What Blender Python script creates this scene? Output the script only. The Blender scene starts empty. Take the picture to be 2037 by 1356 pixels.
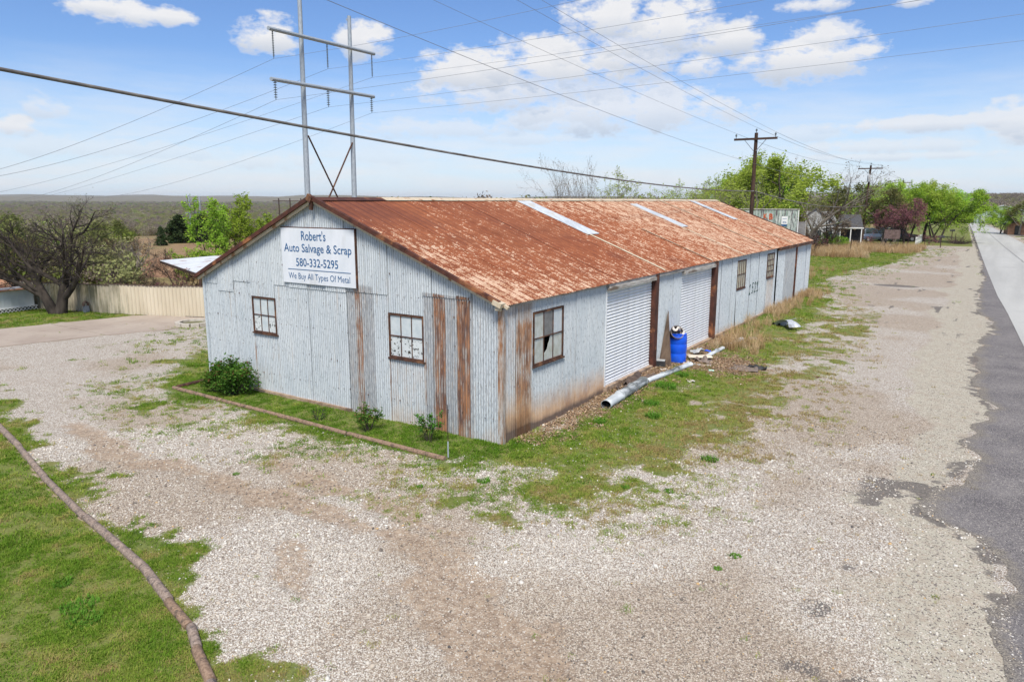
import bpy, math, random
import numpy as np
from math import radians, sin, cos, pi
from mathutils import Vector, Matrix

SC = bpy.context.scene
COL = SC.collection
rng = np.random.default_rng(7)
random.seed(7)

# ---------------------------------------------------------------- camera, sky, sun, exposure
YAW, PITCH, ROLL = -0.5824, 0.1918, 0.0019
CAM = np.array([8.2428, -12.1462, 5.1])
fw = Vector((sin(YAW) * cos(PITCH), cos(YAW) * cos(PITCH), -sin(PITCH)))
rt = Vector((cos(YAW), -sin(YAW), 0)); up = rt.cross(fw)
r2 = rt * cos(ROLL) + up * sin(ROLL); u2 = -rt * sin(ROLL) + up * cos(ROLL)
cd = bpy.data.cameras.new('camera'); cam = bpy.data.objects.new('camera', cd); COL.objects.link(cam)
M = Matrix((r2, u2, -fw)).transposed().to_4x4(); M.translation = Vector(CAM)
cam.matrix_world = M
cd.sensor_width = 36; cd.lens = 25.4; cd.clip_start = 0.1; cd.clip_end = 30000
SC.camera = cam

SUN_EL, SUN_AZ = radians(55), radians(148)      # azimuth clockwise from +Y (north): sun behind the camera, high
w = bpy.data.worlds.new("World"); SC.world = w; w.use_nodes = True
nt = w.node_tree; nt.nodes.clear()
def wn(t, **k):
    n = nt.nodes.new(t)
    for a, b in k.items(): setattr(n, a, b)
    return n
def wm(op, a, b=None, c=None, clamp=False):
    n = wn('ShaderNodeMath', operation=op, use_clamp=clamp)
    for i, v in enumerate((a, b, c)):
        if v is None: continue
        if isinstance(v, (int, float)): n.inputs[i].default_value = v
        else: nt.links.new(v, n.inputs[i])
    return n.outputs[0]
def wmix(f, a, b):
    n = wn('ShaderNodeMix', data_type='RGBA')
    for i, v in ((0, f), (6, a), (7, b)):
        if isinstance(v, (int, float)): n.inputs[i].default_value = v
        elif isinstance(v, tuple): n.inputs[i].default_value = (*v, 1)
        else: nt.links.new(v, n.inputs[i])
    return n.outputs[2]
sky = wn('ShaderNodeTexSky', sky_type='NISHITA', sun_disc=False, sun_elevation=SUN_EL, sun_rotation=SUN_AZ,
         altitude=100, air_density=1.0, dust_density=0.2, ozone_density=2.0)
tc = wn('ShaderNodeTexCoord')
sp = wn('ShaderNodeSeparateXYZ'); nt.links.new(tc.outputs['Generated'], sp.inputs[0])
az = wm('ARCTAN2', sp.outputs[0], sp.outputs[1]); el = wm('ARCSINE', sp.outputs[2])
def wnoise(sx, sz, scale, detail=6, rough=.6, off=0):
    mp = wn('ShaderNodeCombineXYZ')
    nt.links.new(wm('MULTIPLY', az, sx), mp.inputs[0]); nt.links.new(wm('MULTIPLY', el, sz), mp.inputs[1]); mp.inputs[2].default_value = off
    n = wn('ShaderNodeTexNoise'); n.inputs['Scale'].default_value = scale; n.inputs['Detail'].default_value = detail
    n.inputs['Roughness'].default_value = rough; nt.links.new(mp.outputs[0], n.inputs['Vector'])
    return n.outputs['Fac']
n1 = wnoise(1, 1.9, 22, 8, .62); n2 = wnoise(1, 2.2, 6, 4, .5, 3.1)
CL = [(-1.047, 0.21, 0.066, 0.016, 1), (-1.07, 0.214, 0.035, 0.014, 1), (-1.002, 0.21, 0.031, 0.014, 1), (-0.887, 0.197, 0.043, 0.023, 1), (-0.773, 0.2, 0.035, 0.024, 1), (-0.628, 0.166, 0.083, 0.031, 1), (-0.516, 0.175, 0.128, 0.035, 1), (-0.542, 0.151, 0.152, 0.03, 0.7), (-0.438, 0.183, 0.089, 0.025, 0.9), (-0.459, 0.23, 0.059, 0.031, 1), (-0.382, 0.216, 0.079, 0.034, 1), (-0.407, 0.197, 0.117, 0.021, 0.8), (-0.314, 0.199, 0.056, 0.022, 1), (-0.212, 0.173, 0.079, 0.034, 1), (-0.185, 0.193, 0.032, 0.02, 0.8), (-0.343, 0.168, 0.029, 0.016, 0.9), (-0.436, 0.119, 0.173, 0.034, 0.78), (-0.60, 0.142, 0.12, 0.03, .85), (-0.50, 0.105, 0.12, 0.02, .7), (0.02, 0.078, 0.05, 0.02, .85), (-0.676, 0.094, 0.115, 0.014, 0.55), (-0.562, 0.082, 0.085, 0.011, 0.5), (-1.13, 0.103, 0.028, 0.016, 0.6), (-1.169, 0.08, 0.021, 0.014, 0.9), (-1.107, 0.061, 0.116, 0.014, 0.45), (-1.006, 0.059, 0.097, 0.011, 0.4), (-0.896, 0.05, 0.063, 0.013, 0.5), (-0.743, 0.058, 0.091, 0.012, 0.4), (-0.075, 0.089, 0.117, 0.011, 0.8), (0.003, 0.09, 0.037, 0.024, 0.8), (-0.125, 0.065, 0.112, 0.01, 0.6), (-0.205, 0.228, 0.045, 0.009, 0.9), (-0.097, 0.053, 0.157, 0.006, 0.6), (-0.217, 0.083, 0.06, 0.012, 0.5), (-0.103, 0.221, 0.023, 0.006, 0.8)]
edge = wm('MULTIPLY_ADD', n1, 4.6, -2.3)
mask = None; shade = None
for a0, e0, ww, hh, s in CL:
    dx = wm('MULTIPLY', wm('SUBTRACT', az, a0), 1 / ww); dy = wm('MULTIPLY', wm('SUBTRACT', el, e0), 1 / hh)
    d = wm('ADD', wm('MULTIPLY', dx, dx), wm('MULTIPLY', dy, dy))
    v = wm('SUBTRACT', 1.0, d)
    v = wm('MULTIPLY', wm('MULTIPLY_ADD', wm('ADD', v, edge), 1.3, 0.12, clamp=True), s)
    mask = v if mask is None else wm('MAXIMUM', mask, v)
    g = wm('MULTIPLY', wm('MULTIPLY', dy, -1.0), v); shade = g if shade is None else wm('MAXIMUM', shade, g)
# general broken cloud over the rest of the sky, faint low streaks near the horizon
hi = wm('MULTIPLY_ADD', el, 8, -2.1, clamp=True)
gen = wm('MULTIPLY', wm('MULTIPLY_ADD', wm('ADD', n2, wm('MULTIPLY', n1, .5)), 6, -4.4, clamp=True), hi)
n3 = wnoise(1, 7, 7, 6, .6, 7.7)
low = wm('MULTIPLY', wm('MULTIPLY_ADD', n3, 4, -1.55, clamp=True), wm('MULTIPLY_ADD', el, -5.5, 1.0, clamp=True))
low = wm('MULTIPLY', low, .7)
mask = wm('MAXIMUM', wm('MAXIMUM', mask, gen), low)
sh = wm('MULTIPLY_ADD', n1, 0.9, -0.32, clamp=True)
shd = wm('ADD', wm('MULTIPLY', shade, 1.1), wm('MULTIPLY', sh, .6), clamp=True)
ccol = wmix(shd, (4.9, 4.9, 5.0), (3.1, 3.45, 4.05))
tint = wn('ShaderNodeMix', data_type='RGBA', blend_type='MULTIPLY'); tint.inputs[0].default_value = 1
nt.links.new(sky.outputs[0], tint.inputs[6]); tint.inputs[7].default_value = (.47, .575, .76, 1)
HAZEB = wmix(wm('MULTIPLY_ADD', wm('ABSOLUTE', el), -4.6, .80, clamp=True), tint.outputs[2], (4.3, 4.9, 5.6))
skyc = wmix(mask, HAZEB, ccol)
bg = wn('ShaderNodeBackground'); bg.inputs[1].default_value = 0.1
SKYMIX = skyc
nt.links.new(skyc, bg.inputs[0]); wo = wn('ShaderNodeOutputWorld'); nt.links.new(bg.outputs[0], wo.inputs[0])

sl = bpy.data.lights.new('sun', 'SUN'); sl.energy = 2.75; sl.angle = radians(18); sl.color = (1, .95, .85)
so = bpy.data.objects.new('sun', sl); COL.objects.link(so)
sd = Vector((sin(SUN_AZ) * cos(SUN_EL), cos(SUN_AZ) * cos(SUN_EL), sin(SUN_EL)))
so.rotation_euler = sd.to_track_quat('Z', 'Y').to_euler()
so.location = (0, 0, 60)
SC.view_settings.view_transform = 'Standard'; SC.view_settings.look = 'None'
SC.view_settings.exposure = 0.87; SC.view_settings.gamma = 1; SC.view_settings.use_curve_mapping = False
SC.cycles.max_bounces = 6; SC.cycles.diffuse_bounces = 3; SC.cycles.glossy_bounces = 2; SC.cycles.transmission_bounces = 2
SC.cycles.volume_bounces = 0; SC.cycles.use_denoising = True; SC.cycles.transparent_max_bounces = 6
SC.cycles.sample_clamp_indirect = 4

# ---------------------------------------------------------------- noise and distance fields
def hash2(ix, iy, s):
    h = (ix.astype(np.int64) * 374761393 + iy.astype(np.int64) * 668265263 + s * 974634777) & 0xffffffff
    h = ((h ^ (h >> 13)) * 1274126177) & 0xffffffff
    return ((h ^ (h >> 16)) & 0xffffff) / float(0xffffff)
def vnoise(x, y, s=0):
    ix = np.floor(x); iy = np.floor(y); fx = x - ix; fy = y - iy
    fx = fx * fx * (3 - 2 * fx); fy = fy * fy * (3 - 2 * fy)
    a = hash2(ix, iy, s); b = hash2(ix + 1, iy, s); c = hash2(ix, iy + 1, s); d = hash2(ix + 1, iy + 1, s)
    return (a * (1 - fx) + b * fx) * (1 - fy) + (c * (1 - fx) + d * fx) * fy
def fbm(x, y, f, o=4, s=0):
    t = 0; a = .5; n = 0
    for i in range(o):
        t = t + a * vnoise(x * f, y * f, s + i); n += a; a *= .5; f *= 2.03
    return t / n
def ss(v, a, b):
    t = np.clip((v - a) / (b - a), 0, 1); return t * t * (3 - 2 * t)
def dline(x, y, pts):
    d = np.full(np.shape(x), 1e9)
    for (ax, ay), (bx, by) in zip(pts[:-1], pts[1:]):
        vx, vy = bx - ax, by - ay
        t = np.clip(((x - ax) * vx + (y - ay) * vy) / (vx * vx + vy * vy + 1e-9), 0, 1)
        d = np.minimum(d, np.hypot(x - ax - t * vx, y - ay - t * vy))
    return d
def inside(x, y, poly):
    c = np.zeros(np.shape(x), bool)
    for (ax, ay), (bx, by) in zip(poly, poly[1:] + poly[:1]):
        m = ((ay > y) != (by > y)) & (x < (bx - ax) * (y - ay) / (by - ay + 1e-12) + ax)
        c ^= m
    return c
def sdp(x, y, poly):
    d = dline(x, y, poly + [poly[0]]); return np.where(inside(x, y, poly), d, -d)

def hz(x, y):
    x = np.asarray(x, float); y = np.asarray(y, float)
    v = -.85 * x + .53 * y
    h = -13 * ss(v, 85, 330)
    h = h - 5 * ss(y, 195, 320) * ss(-x, -400, 100) * 0
    right = ss(x + .42 * y, -60, 120) * ss(y, 60, 200)
    h = h - 4.0 * ss(y, 192, 300) * right
    h = h + 21.0 * ss(y, 300, 760) * ss(x + .32 * y, 20, 170)
    h = h + 3.0 * (fbm(x, y, .004, 3, 40) - .5) * ss(np.hypot(x, y), 150, 500)
    far = np.hypot(x, y)
    h = h + 46 * ss(far, 3800, 6500) * np.clip(2.6 * fbm(x, y, .0008, 3, 50) - .45, .1, 2)
    near = 1 - ss(far, 30, 60)
    h = h + .12 * ss(y, 2.5, 7) * (1 - ss(x, .4, 3.0)) * ss(x, -1, -.2) * near
    h = h + near * (fbm(x, y, .35, 3, 5) - .5) * .05 * ss(dline(x, y, [(-10, 0), (0, 0), (0, 30)]), .3, 2)
    h = h - near * .035 * TRK(x, y)
    return h

TRACK1 = [(-9, -4.3), (-5.5, -5.0), (-4.3, -4.5), (-2.0, -4.55), (0, -4.4), (1.6, -4.45), (2.7, -5.3), (3.9, -5.85), (5.0, -6.3), (6.5, -7.4)]
TRACK2 = [(-1.4, -4.7), (-.3, -5.5), (.4, -5.9), (1.1, -6.35), (1.3, -6.6)]
TRACK3 = [(-3.2, -3.4), (-.1, -3.65), (1.6, -3.95), (2.6, -4.6), (3.6, -5.4), (5.2, -6.0)]
def TRK(x, y):
    n = fbm(x, y, 1.6, 3, 11)
    a = 1 - ss(dline(x, y, TRACK1) + (n - .5) * .8 - .25 * ss(x, 0, 3), .05, .55)
    b = .7 * (1 - ss(dline(x, y, TRACK2) + (n - .5) * 1.3, .0, .3))
    c = .8 * (1 - ss(dline(x, y, TRACK3) + (n - .5) * .9, .02, .6))
    return np.maximum(np.maximum(a, b), c)
LOGL = [(-40, 0.3), (-24, -2.5), (-10.11, -5.41), (-7.1, -6.09), (-4.54, -6.65), (-2.27, -7.01), (-0.91, -7.26), (0.1, -7.52), (0.54, -7.66), (1.1, -7.85), (1.74, -8.11), (2.3, -8.5), (4.5, -10.5)]
LAWN = LOGL + [(5, -60), (-80, -60), (-80, 4)]
BED = [(-9.7, -1.2), (-6.3, -1.27), (-4.07, -1.34), (-2.08, -1.47), (-.4, -1.43), (0, 0), (-9.7, 0)]
SKIRT = [(-10, 9), (-18.4, 5.4), (-16.6, 3.3), (-15.0, 2.0), (-13.4, .5), (-12.3, -.6), (-11.4, -1.4), (-9.6, -2.1), (-6.9, -2.35), (-4.29, -2.3), (-2.19, -2.25), (-.3, -2.1), (.95, -2.3), (2.6, -1.9), (3.5, -.2), (4.0, 2.2), (4.1, 6.8), (3.8, 14.2), (3.0, 21.4), (2.0, 28), (.9, 33), (.3, 38), (.4, 44.3), (2.0, 55.6), (3.3, 75), (3.6, 79), (-30, 79), (-30, 50), (-10, 31)]
CONC = [(-20.9, -9), (-20.57, -1.23), (-19.74, 2.01), (-18.9, 4.0), (-18.5, 7.4), (-22.9, 5.8), (-23.45, 5.3), (-24.55, .36), (-26.2, -9)]
BACKL = [(-23.45, 5.3), (-22.9, 5.8), (-30, 3.8), (-60, -3), (-60, -30), (-29, -20), (-26.2, -9), (-24.55, .36)]
FENCE = [(-60, -4.2), (-36, 2.1), (-29.83, 3.97), (-24.34, 5.22), (-20.43, 6.82), (-17, 8.4), (-12, 10.6), (-10.1, 11.5)]
RAG = [(9.3, -60), (9.15, -8), (9.04, -3.24), (8.83, -2.24), (8.84, -1.46), (8.68, -.02), (8.48, .53), (7.82, .88), (7.82, 2.05), (8.22, 3.69), (8.44, 4.6), (8.16, 5.3), (8.33, 6.86), (8.73, 8.81), (8.22, 11.65), (8.18, 16.95), (8.72, 22.93), (8.15, 28.18), (7.9, 35.93), (8.1, 46), (7.85, 57), (6.75, 88), (5.1, 138), (3.2, 195)]
ROADL = [(9.75, -60), (9.7, 0), (9.6, 19), (9.21, 28), (8.83, 35), (8.49, 44), (8.01, 57), (6.94, 88), (5.27, 138), (3.39, 188), (1.5, 240), (-4, 320)]
ROADR = [(16.2, -60), (16.1, 0), (15.9, 19), (15.6, 28), (15.2, 35), (14.8, 44), (14.0, 57), (12.0, 88), (9.3, 138), (6.4, 188), (4.6, 240), (-1, 320)]
def lx(pl, y):
    return np.interp(y, [q[1] for q in pl], [q[0] for q in pl])

def zones(x, y):
    """grass, dirt, white gravel / wild dry field, tan chip, asphalt stain"""
    n = fbm(x, y, .9, 4, 1); nb = fbm(x, y, .22, 3, 2); nf = fbm(x, y, 4.0, 3, 3)
    sl_ = sdp(x, y, LAWN)
    thin = ss(fbm(x, y, .8, 4, 21), .56, .70) * .65
    lawn = ss(sl_, -.02, .12) * (1 - thin * .5)
    fringe = ss(.80 - np.abs(sl_ + .05) + (n - .5) * 2.6 + (nf - .5) * 1.2, .15, 1.1) * (sl_ < 0) * (x > -16)
    bed = ss(sdp(x, y, BED), -.03, .05)
    sk = sdp(x, y, SKIRT)
    dens = sk + (n - .5) * 2.2 + (nf - .5) * .8
    rightside = ss(x, .8, 2.2) * (y > -1.6)
    skirt = ss(dens, -.5, 1.3) * (.62 + .38 * ss(dens, .4, 1.4))  * (1 - .3 * rightside * ss(n + nf * .5, .6, .9))
    skirt = skirt * (1 - .7 * rightside * ss(fbm(x, y, 1.3, 3, 33), .58, .70))
    patch = ss(fbm(x, y, 1.1, 4, 61), .66, .74) * ss(sk, -2.2, -.3) * .8
    patch = np.maximum(patch, ss(fbm(x, y, 1.3, 4, 62), .68, .76) * (x < -6) * (x > -19) * (y > -4.5) * .5)
    wallmud = (1 - ss(x + (nf - .5) * .5, .35, 1.0)) * (x > -.05) * ss(y, .6, 1.8) * (y < 15)
    patch = np.maximum(patch, .74 * ss(fbm(x, y, 1.7, 4, 63), .40, .60) * ss(x, .5, 2) * (1 - ss(x - .03 * y, 3.4, 5.2)) * ss(y, -3.4, -1.5) * (1 - ss(y, 20, 30)))
    far = ss(y, 84, 88) * (x < 6.8 - (y - 84) * .012) * (y < 200)
    far = np.maximum(far, (x > lx(ROADR, y) + .8 + 2.2 * ss(fbm(x, y, .12, 2, 9), .5, .6)) * 1.0)
    back = ss(sdp(x, y, BACKL), -.05, .15)
    g = np.maximum.reduce([lawn, fringe, bed, skirt * (1 - .85 * wallmud), patch, far * .9, back])
    side = (y - np.interp(x, [p[0] for p in FENCE], [p[1] for p in FENCE]))
    beyond = ((side > .2) & (x < -10.2)) | ((y > 31) & (x < -6)) | (x < -60)
    beyond = beyond * 1.0
    conc = ss(sdp(x, y, CONC), -.1, 0.05)
    drive = ss(1.6 - np.abs(y - 81.2 + (x - 3) * .05), 0, .5) * (x < 5) + ss(1.2 - np.abs(y - 112), 0, .6) * (x < 4) + ss(1.5 - np.abs(y - 128), 0, .6) * (x > 8)
    g = g * (1 - conc) * (1 - beyond) * (1 - np.clip(drive, 0, 1) * .9)
    road = (x > lx(RAG, y) - .3) & (x < lx(ROADR, y) + .3) & (y < 330)
    g = g * (1 - road) * (1 - ss(np.hypot(x, y), 205, 230))
    beyond = np.maximum(beyond, ss(np.hypot(x, y), 205, 230))
    dirt = np.maximum(TRK(x, y), .85 * wallmud)
    dirt = np.maximum(dirt, .35 * ss(fbm(x, y, .5, 4, 71), .60, .72))
    dirt = np.maximum(dirt, .6 * ss(1 - np.hypot((x - 5.0) / 3, (y + 5.8) / 1.2), 0, .8) * ss(n, .45, .6))
    white = ss(fbm(x, y, .35, 3, 81) + .16 * ss(-x, -1.5, 3), .42, .62)
    chip = ss(2.2 - np.abs(x - lx(RAG, y)) + (nb - .5) * 3.2, .3, 1.1) * (x < lx(RAG, y)) * (y > -20)
    stain = ss(fbm(x * 2.2, y * .45, .8, 4, 91), .68, .78) * ss(y, -8, 40) * ss(x, 1.5, 4.5) * .8
    stain = np.maximum(stain, ss(fbm(x, y, .9, 4, 92), .60, .70) * ss(x, 6.0, 7.3) * (y < 3) * .85)
    stain = np.maximum(stain, ss(.34 - np.abs(x - lx(RAG, y) + .05) + (nf - .5) * .9 + (n - .5) * .7, .0, .6) * .8 * (y < 60))
    stain = np.maximum(stain, ss(1 - np.hypot((x - 3.6) / 1.7, (y - 37.8) / .9), 0, .5))
    heap = ss(1.25 - np.hypot((x - 1.5) / 1.25, (y - 9.9) / 1.3) + (n - .5), .1, .6); dirt = np.maximum(dirt, .9 * heap); g = g * (1 - .85 * heap)
    dirt = np.where(sl_ > -.05, 1.0, dirt)
    return g, np.clip(dirt, 0, 1), white, beyond, chip, stain

# ---------------------------------------------------------------- mesh helpers
def link(o, parent=None):
    COL.objects.link(o)
    if parent is not None: o.parent = parent
    return o
def tag(o, label=None, cat=None, group=None, kind=None):
    if label: o['label'] = label
    if cat: o['category'] = cat
    if group: o['group'] = group
    if kind: o['kind'] = kind
    return o
def empty(name, loc=(0, 0, 0), rz=0, **k):
    o = bpy.data.objects.new(name, None); o.location = loc; o.rotation_euler = (0, 0, rz); o.empty_display_size = .2
    COL.objects.link(o); return tag(o, **k)
def mesh(name, v, f, mt, parent=None, smooth=False, attrs=None, loc=None):
    me = bpy.data.meshes.new(name)
    if isinstance(f, np.ndarray):
        v = np.asarray(v, np.float32); me.vertices.add(len(v)); me.vertices.foreach_set('co', v.ravel())
        k = f.shape[1]; me.loops.add(f.size); me.loops.foreach_set('vertex_index', f.ravel().astype(np.int32))
        me.polygons.add(len(f)); me.polygons.foreach_set('loop_start', np.arange(0, f.size, k, dtype=np.int32))
        me.polygons.foreach_set('loop_total', np.full(len(f), k, np.int32)); me.update(calc_edges=True); me.validate()
    else:
        me.from_pydata([tuple(map(float, q)) for q in v], [], [tuple(q) for q in f])
    if smooth: me.polygons.foreach_set('use_smooth', [True] * len(me.polygons))
    if mt is not None: me.materials.append(mt)
    for nme, arr in (attrs or {}).items():
        a = me.color_attributes.new(nme, 'FLOAT_COLOR', 'POINT')
        c = np.ones((len(me.vertices), 4), np.float32); c[:, :arr.shape[1]] = arr; a.data.foreach_set('color', c.ravel())
    o = bpy.data.objects.new(name, me)
    if loc is not None: o.location = loc
    return link(o, parent)
class MB:
    def __init__(s): s.v = []; s.f = []
    def add(s, v, f):
        b = len(s.v); s.v += [tuple(map(float, q)) for q in v]; s.f += [tuple(b + i for i in q) for q in f]; return s
    def box(s, c, d, rz=0, mat=None, tap=1.0):
        hx, hy, hz_ = d[0] / 2, d[1] / 2, d[2] / 2
        vs = []
        for z in (-1, 1):
            t = tap if z > 0 else 1
            for x, y in ((-1, -1), (1, -1), (1, 1), (-1, 1)):
                p = Vector((x * hx * t, y * hy * t, z * hz_))
                if mat is not None: p = mat @ p
                p = Matrix.Rotation(rz, 3, 'Z') @ p
                vs.append(p + Vector(c))
        return s.add(vs, [(3, 2, 1, 0), (4, 5, 6, 7), (0, 1, 5, 4), (1, 2, 6, 5), (2, 3, 7, 6), (3, 0, 4, 7)])
    def bar(s, a, b, wd, ht=None):
        a = Vector(a); b = Vector(b); d = b - a; L = d.length
        q = d.to_track_quat('X', 'Z').to_matrix()
        return s.box((a + b) / 2, (L, wd, ht or wd), 0, q)
    def tube(s, pts, r, n=8, cap=True, sq=None):
        pts = [Vector(p) for p in pts]; rr = r if hasattr(r, '__len__') else [r] * len(pts)
        vs = []; fs = []
        for i, p in enumerate(pts):
            d = (pts[min(i + 1, len(pts) - 1)] - pts[max(i - 1, 0)]).normalized()
            a = d.cross(Vector((0, 0, 1)))
            a = a.normalized() if a.length > 1e-3 else Vector((1, 0, 0))
            b = a.cross(d)
            for k in range(n):
                t = 2 * pi * k / n; vs.append(p + (a * cos(t) + b * sin(t)) * rr[i])
        for i in range(len(pts) - 1):
            for k in range(n):
                fs.append((i * n + k, i * n + (k + 1) % n, (i + 1) * n + (k + 1) % n, (i + 1) * n + k))
        if cap: fs += [tuple(range(n - 1, -1, -1)), tuple((len(pts) - 1) * n + k for k in range(n))]
        return s.add(vs, fs)
    def prism(s, poly, a, b, axis=1):
        """polygon in the plane across axis, from a to b along it"""
        n = len(poly); vs = []
        for t in (a, b):
            for u, v in poly:
                vs.append((u, t, v) if axis == 1 else ((t, u, v) if axis == 0 else (u, v, t)))
        return s.add(vs, [tuple(range(n)), tuple(range(2 * n - 1, n - 1, -1))] + [(i, n + i, n + (i + 1) % n, (i + 1) % n) for i in range(n)])
    def build(s, name, mt, parent=None, smooth=False, loc=None):
        o = mesh(name, s.v, s.f, mt, parent, smooth, loc=loc)
        if not smooth:
            pass
        return o
def autosmooth(o, ang=40):
    me = o.data
    me.polygons.foreach_set('use_smooth', [True] * len(me.polygons))
    try: me.set_sharp_from_angle(angle=radians(ang))
    except Exception: pass
    return o

# ---------------------------------------------------------------- material helpers
class NT:
    def __init__(s, name):
        s.m = bpy.data.materials.new(name); s.m.use_nodes = True; s.t = s.m.node_tree; s.t.nodes.clear()
        s.out = s.n('ShaderNodeOutputMaterial')
    def n(s, t, **k):
        q = s.t.nodes.new(t)
        for a, b in k.items(): setattr(q, a, b)
        return q
    def put(s, sock, v):
        if v is None: return
        if isinstance(v, (int, float)): sock.default_value = v
        elif isinstance(v, (tuple, list)):
            sock.default_value = (*v, 1) if len(v) == 3 and sock.type == 'RGBA' else v
        else: s.t.links.new(v, sock)
    def ma(s, op, a, b=None, c=None, clamp=False):
        q = s.n('ShaderNodeMath', operation=op, use_clamp=clamp)
        for i, v in enumerate((a, b, c)): s.put(q.inputs[i], v)
        return q.outputs[0]
    def mix(s, f, a, b, mode='MIX'):
        q = s.n('ShaderNodeMix', data_type='RGBA', blend_type=mode); s.put(q.inputs[0], f); s.put(q.inputs[6], a); s.put(q.inputs[7], b); return q.outputs[2]
    def coord(s, scale=(1, 1, 1), kind='Object', rot=(0, 0, 0)):
        c = s.n('ShaderNodeTexCoord'); mp = s.n('ShaderNodeMapping'); s.t.links.new(c.outputs[kind], mp.inputs[0])
        mp.inputs['Scale'].default_value = scale; mp.inputs['Rotation'].default_value = rot; return mp.outputs[0]
    def pos(s, scale=(1, 1, 1)):
        c = s.n('ShaderNodeNewGeometry'); mp = s.n('ShaderNodeMapping'); s.t.links.new(c.outputs['Position'], mp.inputs[0])
        mp.inputs['Scale'].default_value = scale; return mp.outputs[0]
    def noise(s, vec, scale=5, detail=4, rough=.55, col=False, dist=0):
        q = s.n('ShaderNodeTexNoise'); s.put(q.inputs['Vector'], vec); q.inputs['Scale'].default_value = scale
        q.inputs['Detail'].default_value = detail; q.inputs['Roughness'].default_value = rough; q.inputs['Distortion'].default_value = dist
        return q.outputs['Color' if col else 'Fac']
    def rng(s, v, a, b, c=0, d=1):
        q = s.n('ShaderNodeMapRange'); s.put(q.inputs[0], v); q.inputs[1].default_value = a; q.inputs[2].default_value = b
        q.inputs[3].default_value = c; q.inputs[4].default_value = d; return q.outputs[0]
    def ramp(s, f, stops, interp='LINEAR'):
        q = s.n('ShaderNodeValToRGB'); s.put(q.inputs[0], f); e = q.color_ramp; e.interpolation = interp
        while len(e.elements) < len(stops): e.elements.new(.5)
        for i, (p, c) in enumerate(stops): e.elements[i].position = p; e.elements[i].color = (*c, 1)
        return q.outputs[0]
    def attr(s, name, ty='GEOMETRY'):
        q = s.n('ShaderNodeAttribute', attribute_name=name, attribute_type=ty)
        sp_ = s.n('ShaderNodeSeparateColor'); s.t.links.new(q.outputs['Color'], sp_.inputs[0]); return sp_.outputs, q.outputs['Fac']
    def bump(s, h, strength=.3, dist=.01):
        q = s.n('ShaderNodeBump'); s.put(q.inputs['Height'], h); q.inputs['Strength'].default_value = strength; q.inputs['Distance'].default_value = dist; return q.outputs[0]
    def prin(s, col, rough=.7, metal=0, normal=None, spec=.4):
        q = s.n('ShaderNodeBsdfPrincipled'); s.put(q.inputs['Base Color'], col); s.put(q.inputs['Roughness'], rough); s.put(q.inputs['Metallic'], metal)
        q.inputs['Specular IOR Level'].default_value = spec
        if normal is not None: s.t.links.new(normal, q.inputs['Normal'])
        s.t.links.new(q.outputs[0], s.out.inputs[0]); return s.m
def nmat(name, c1, c2, scale=6, rough=.75, bump=0, stretch=(1, 1, 1), metal=0, lo=.35, hi=.65, detail=5, spec=.35, c3=None):
    k = NT(name); v = k.coord(stretch); f = k.noise(v, scale, detail)
    col = k.mix(k.rng(f, lo, hi), c1, c2)
    if c3: col = k.mix(k.rng(k.noise(v, scale * .35, 4), .56, .66), col, c3)
    return k.prin(col, rough, metal, k.bump(f, bump, .02) if bump else None, spec)
def leafmat(name, c1, c2, c3, tr=.35):
    k = NT(name); f = k.noise(k.coord(), 1.6, 3); g = k.noise(k.coord(), 9, 2)
    oi = k.n('ShaderNodeObjectInfo')
    col = k.mix(k.rng(f, .35, .65), c1, c2); col = k.mix(k.rng(g, .5, .7), col, c3)
    hs = k.n('ShaderNodeHueSaturation'); k.put(hs.inputs['Color'], col); k.put(hs.inputs['Value'], k.rng(oi.outputs['Random'], 0, 1, .8, 1.2)); k.put(hs.inputs['Hue'], k.rng(oi.outputs['Random'], 0, 1, .485, .515))
    a = k.n('ShaderNodeBsdfDiffuse'); b = k.n('ShaderNodeBsdfTranslucent'); k.put(a.inputs[0], hs.outputs[0]); k.put(b.inputs[0], hs.outputs[0])
    m = k.n('ShaderNodeMixShader'); m.inputs[0].default_value = tr; k.t.links.new(a.outputs[0], m.inputs[1]); k.t.links.new(b.outputs[0], m.inputs[2])
    k.t.links.new(m.outputs[0], k.out.inputs[0]); return k.m

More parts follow.
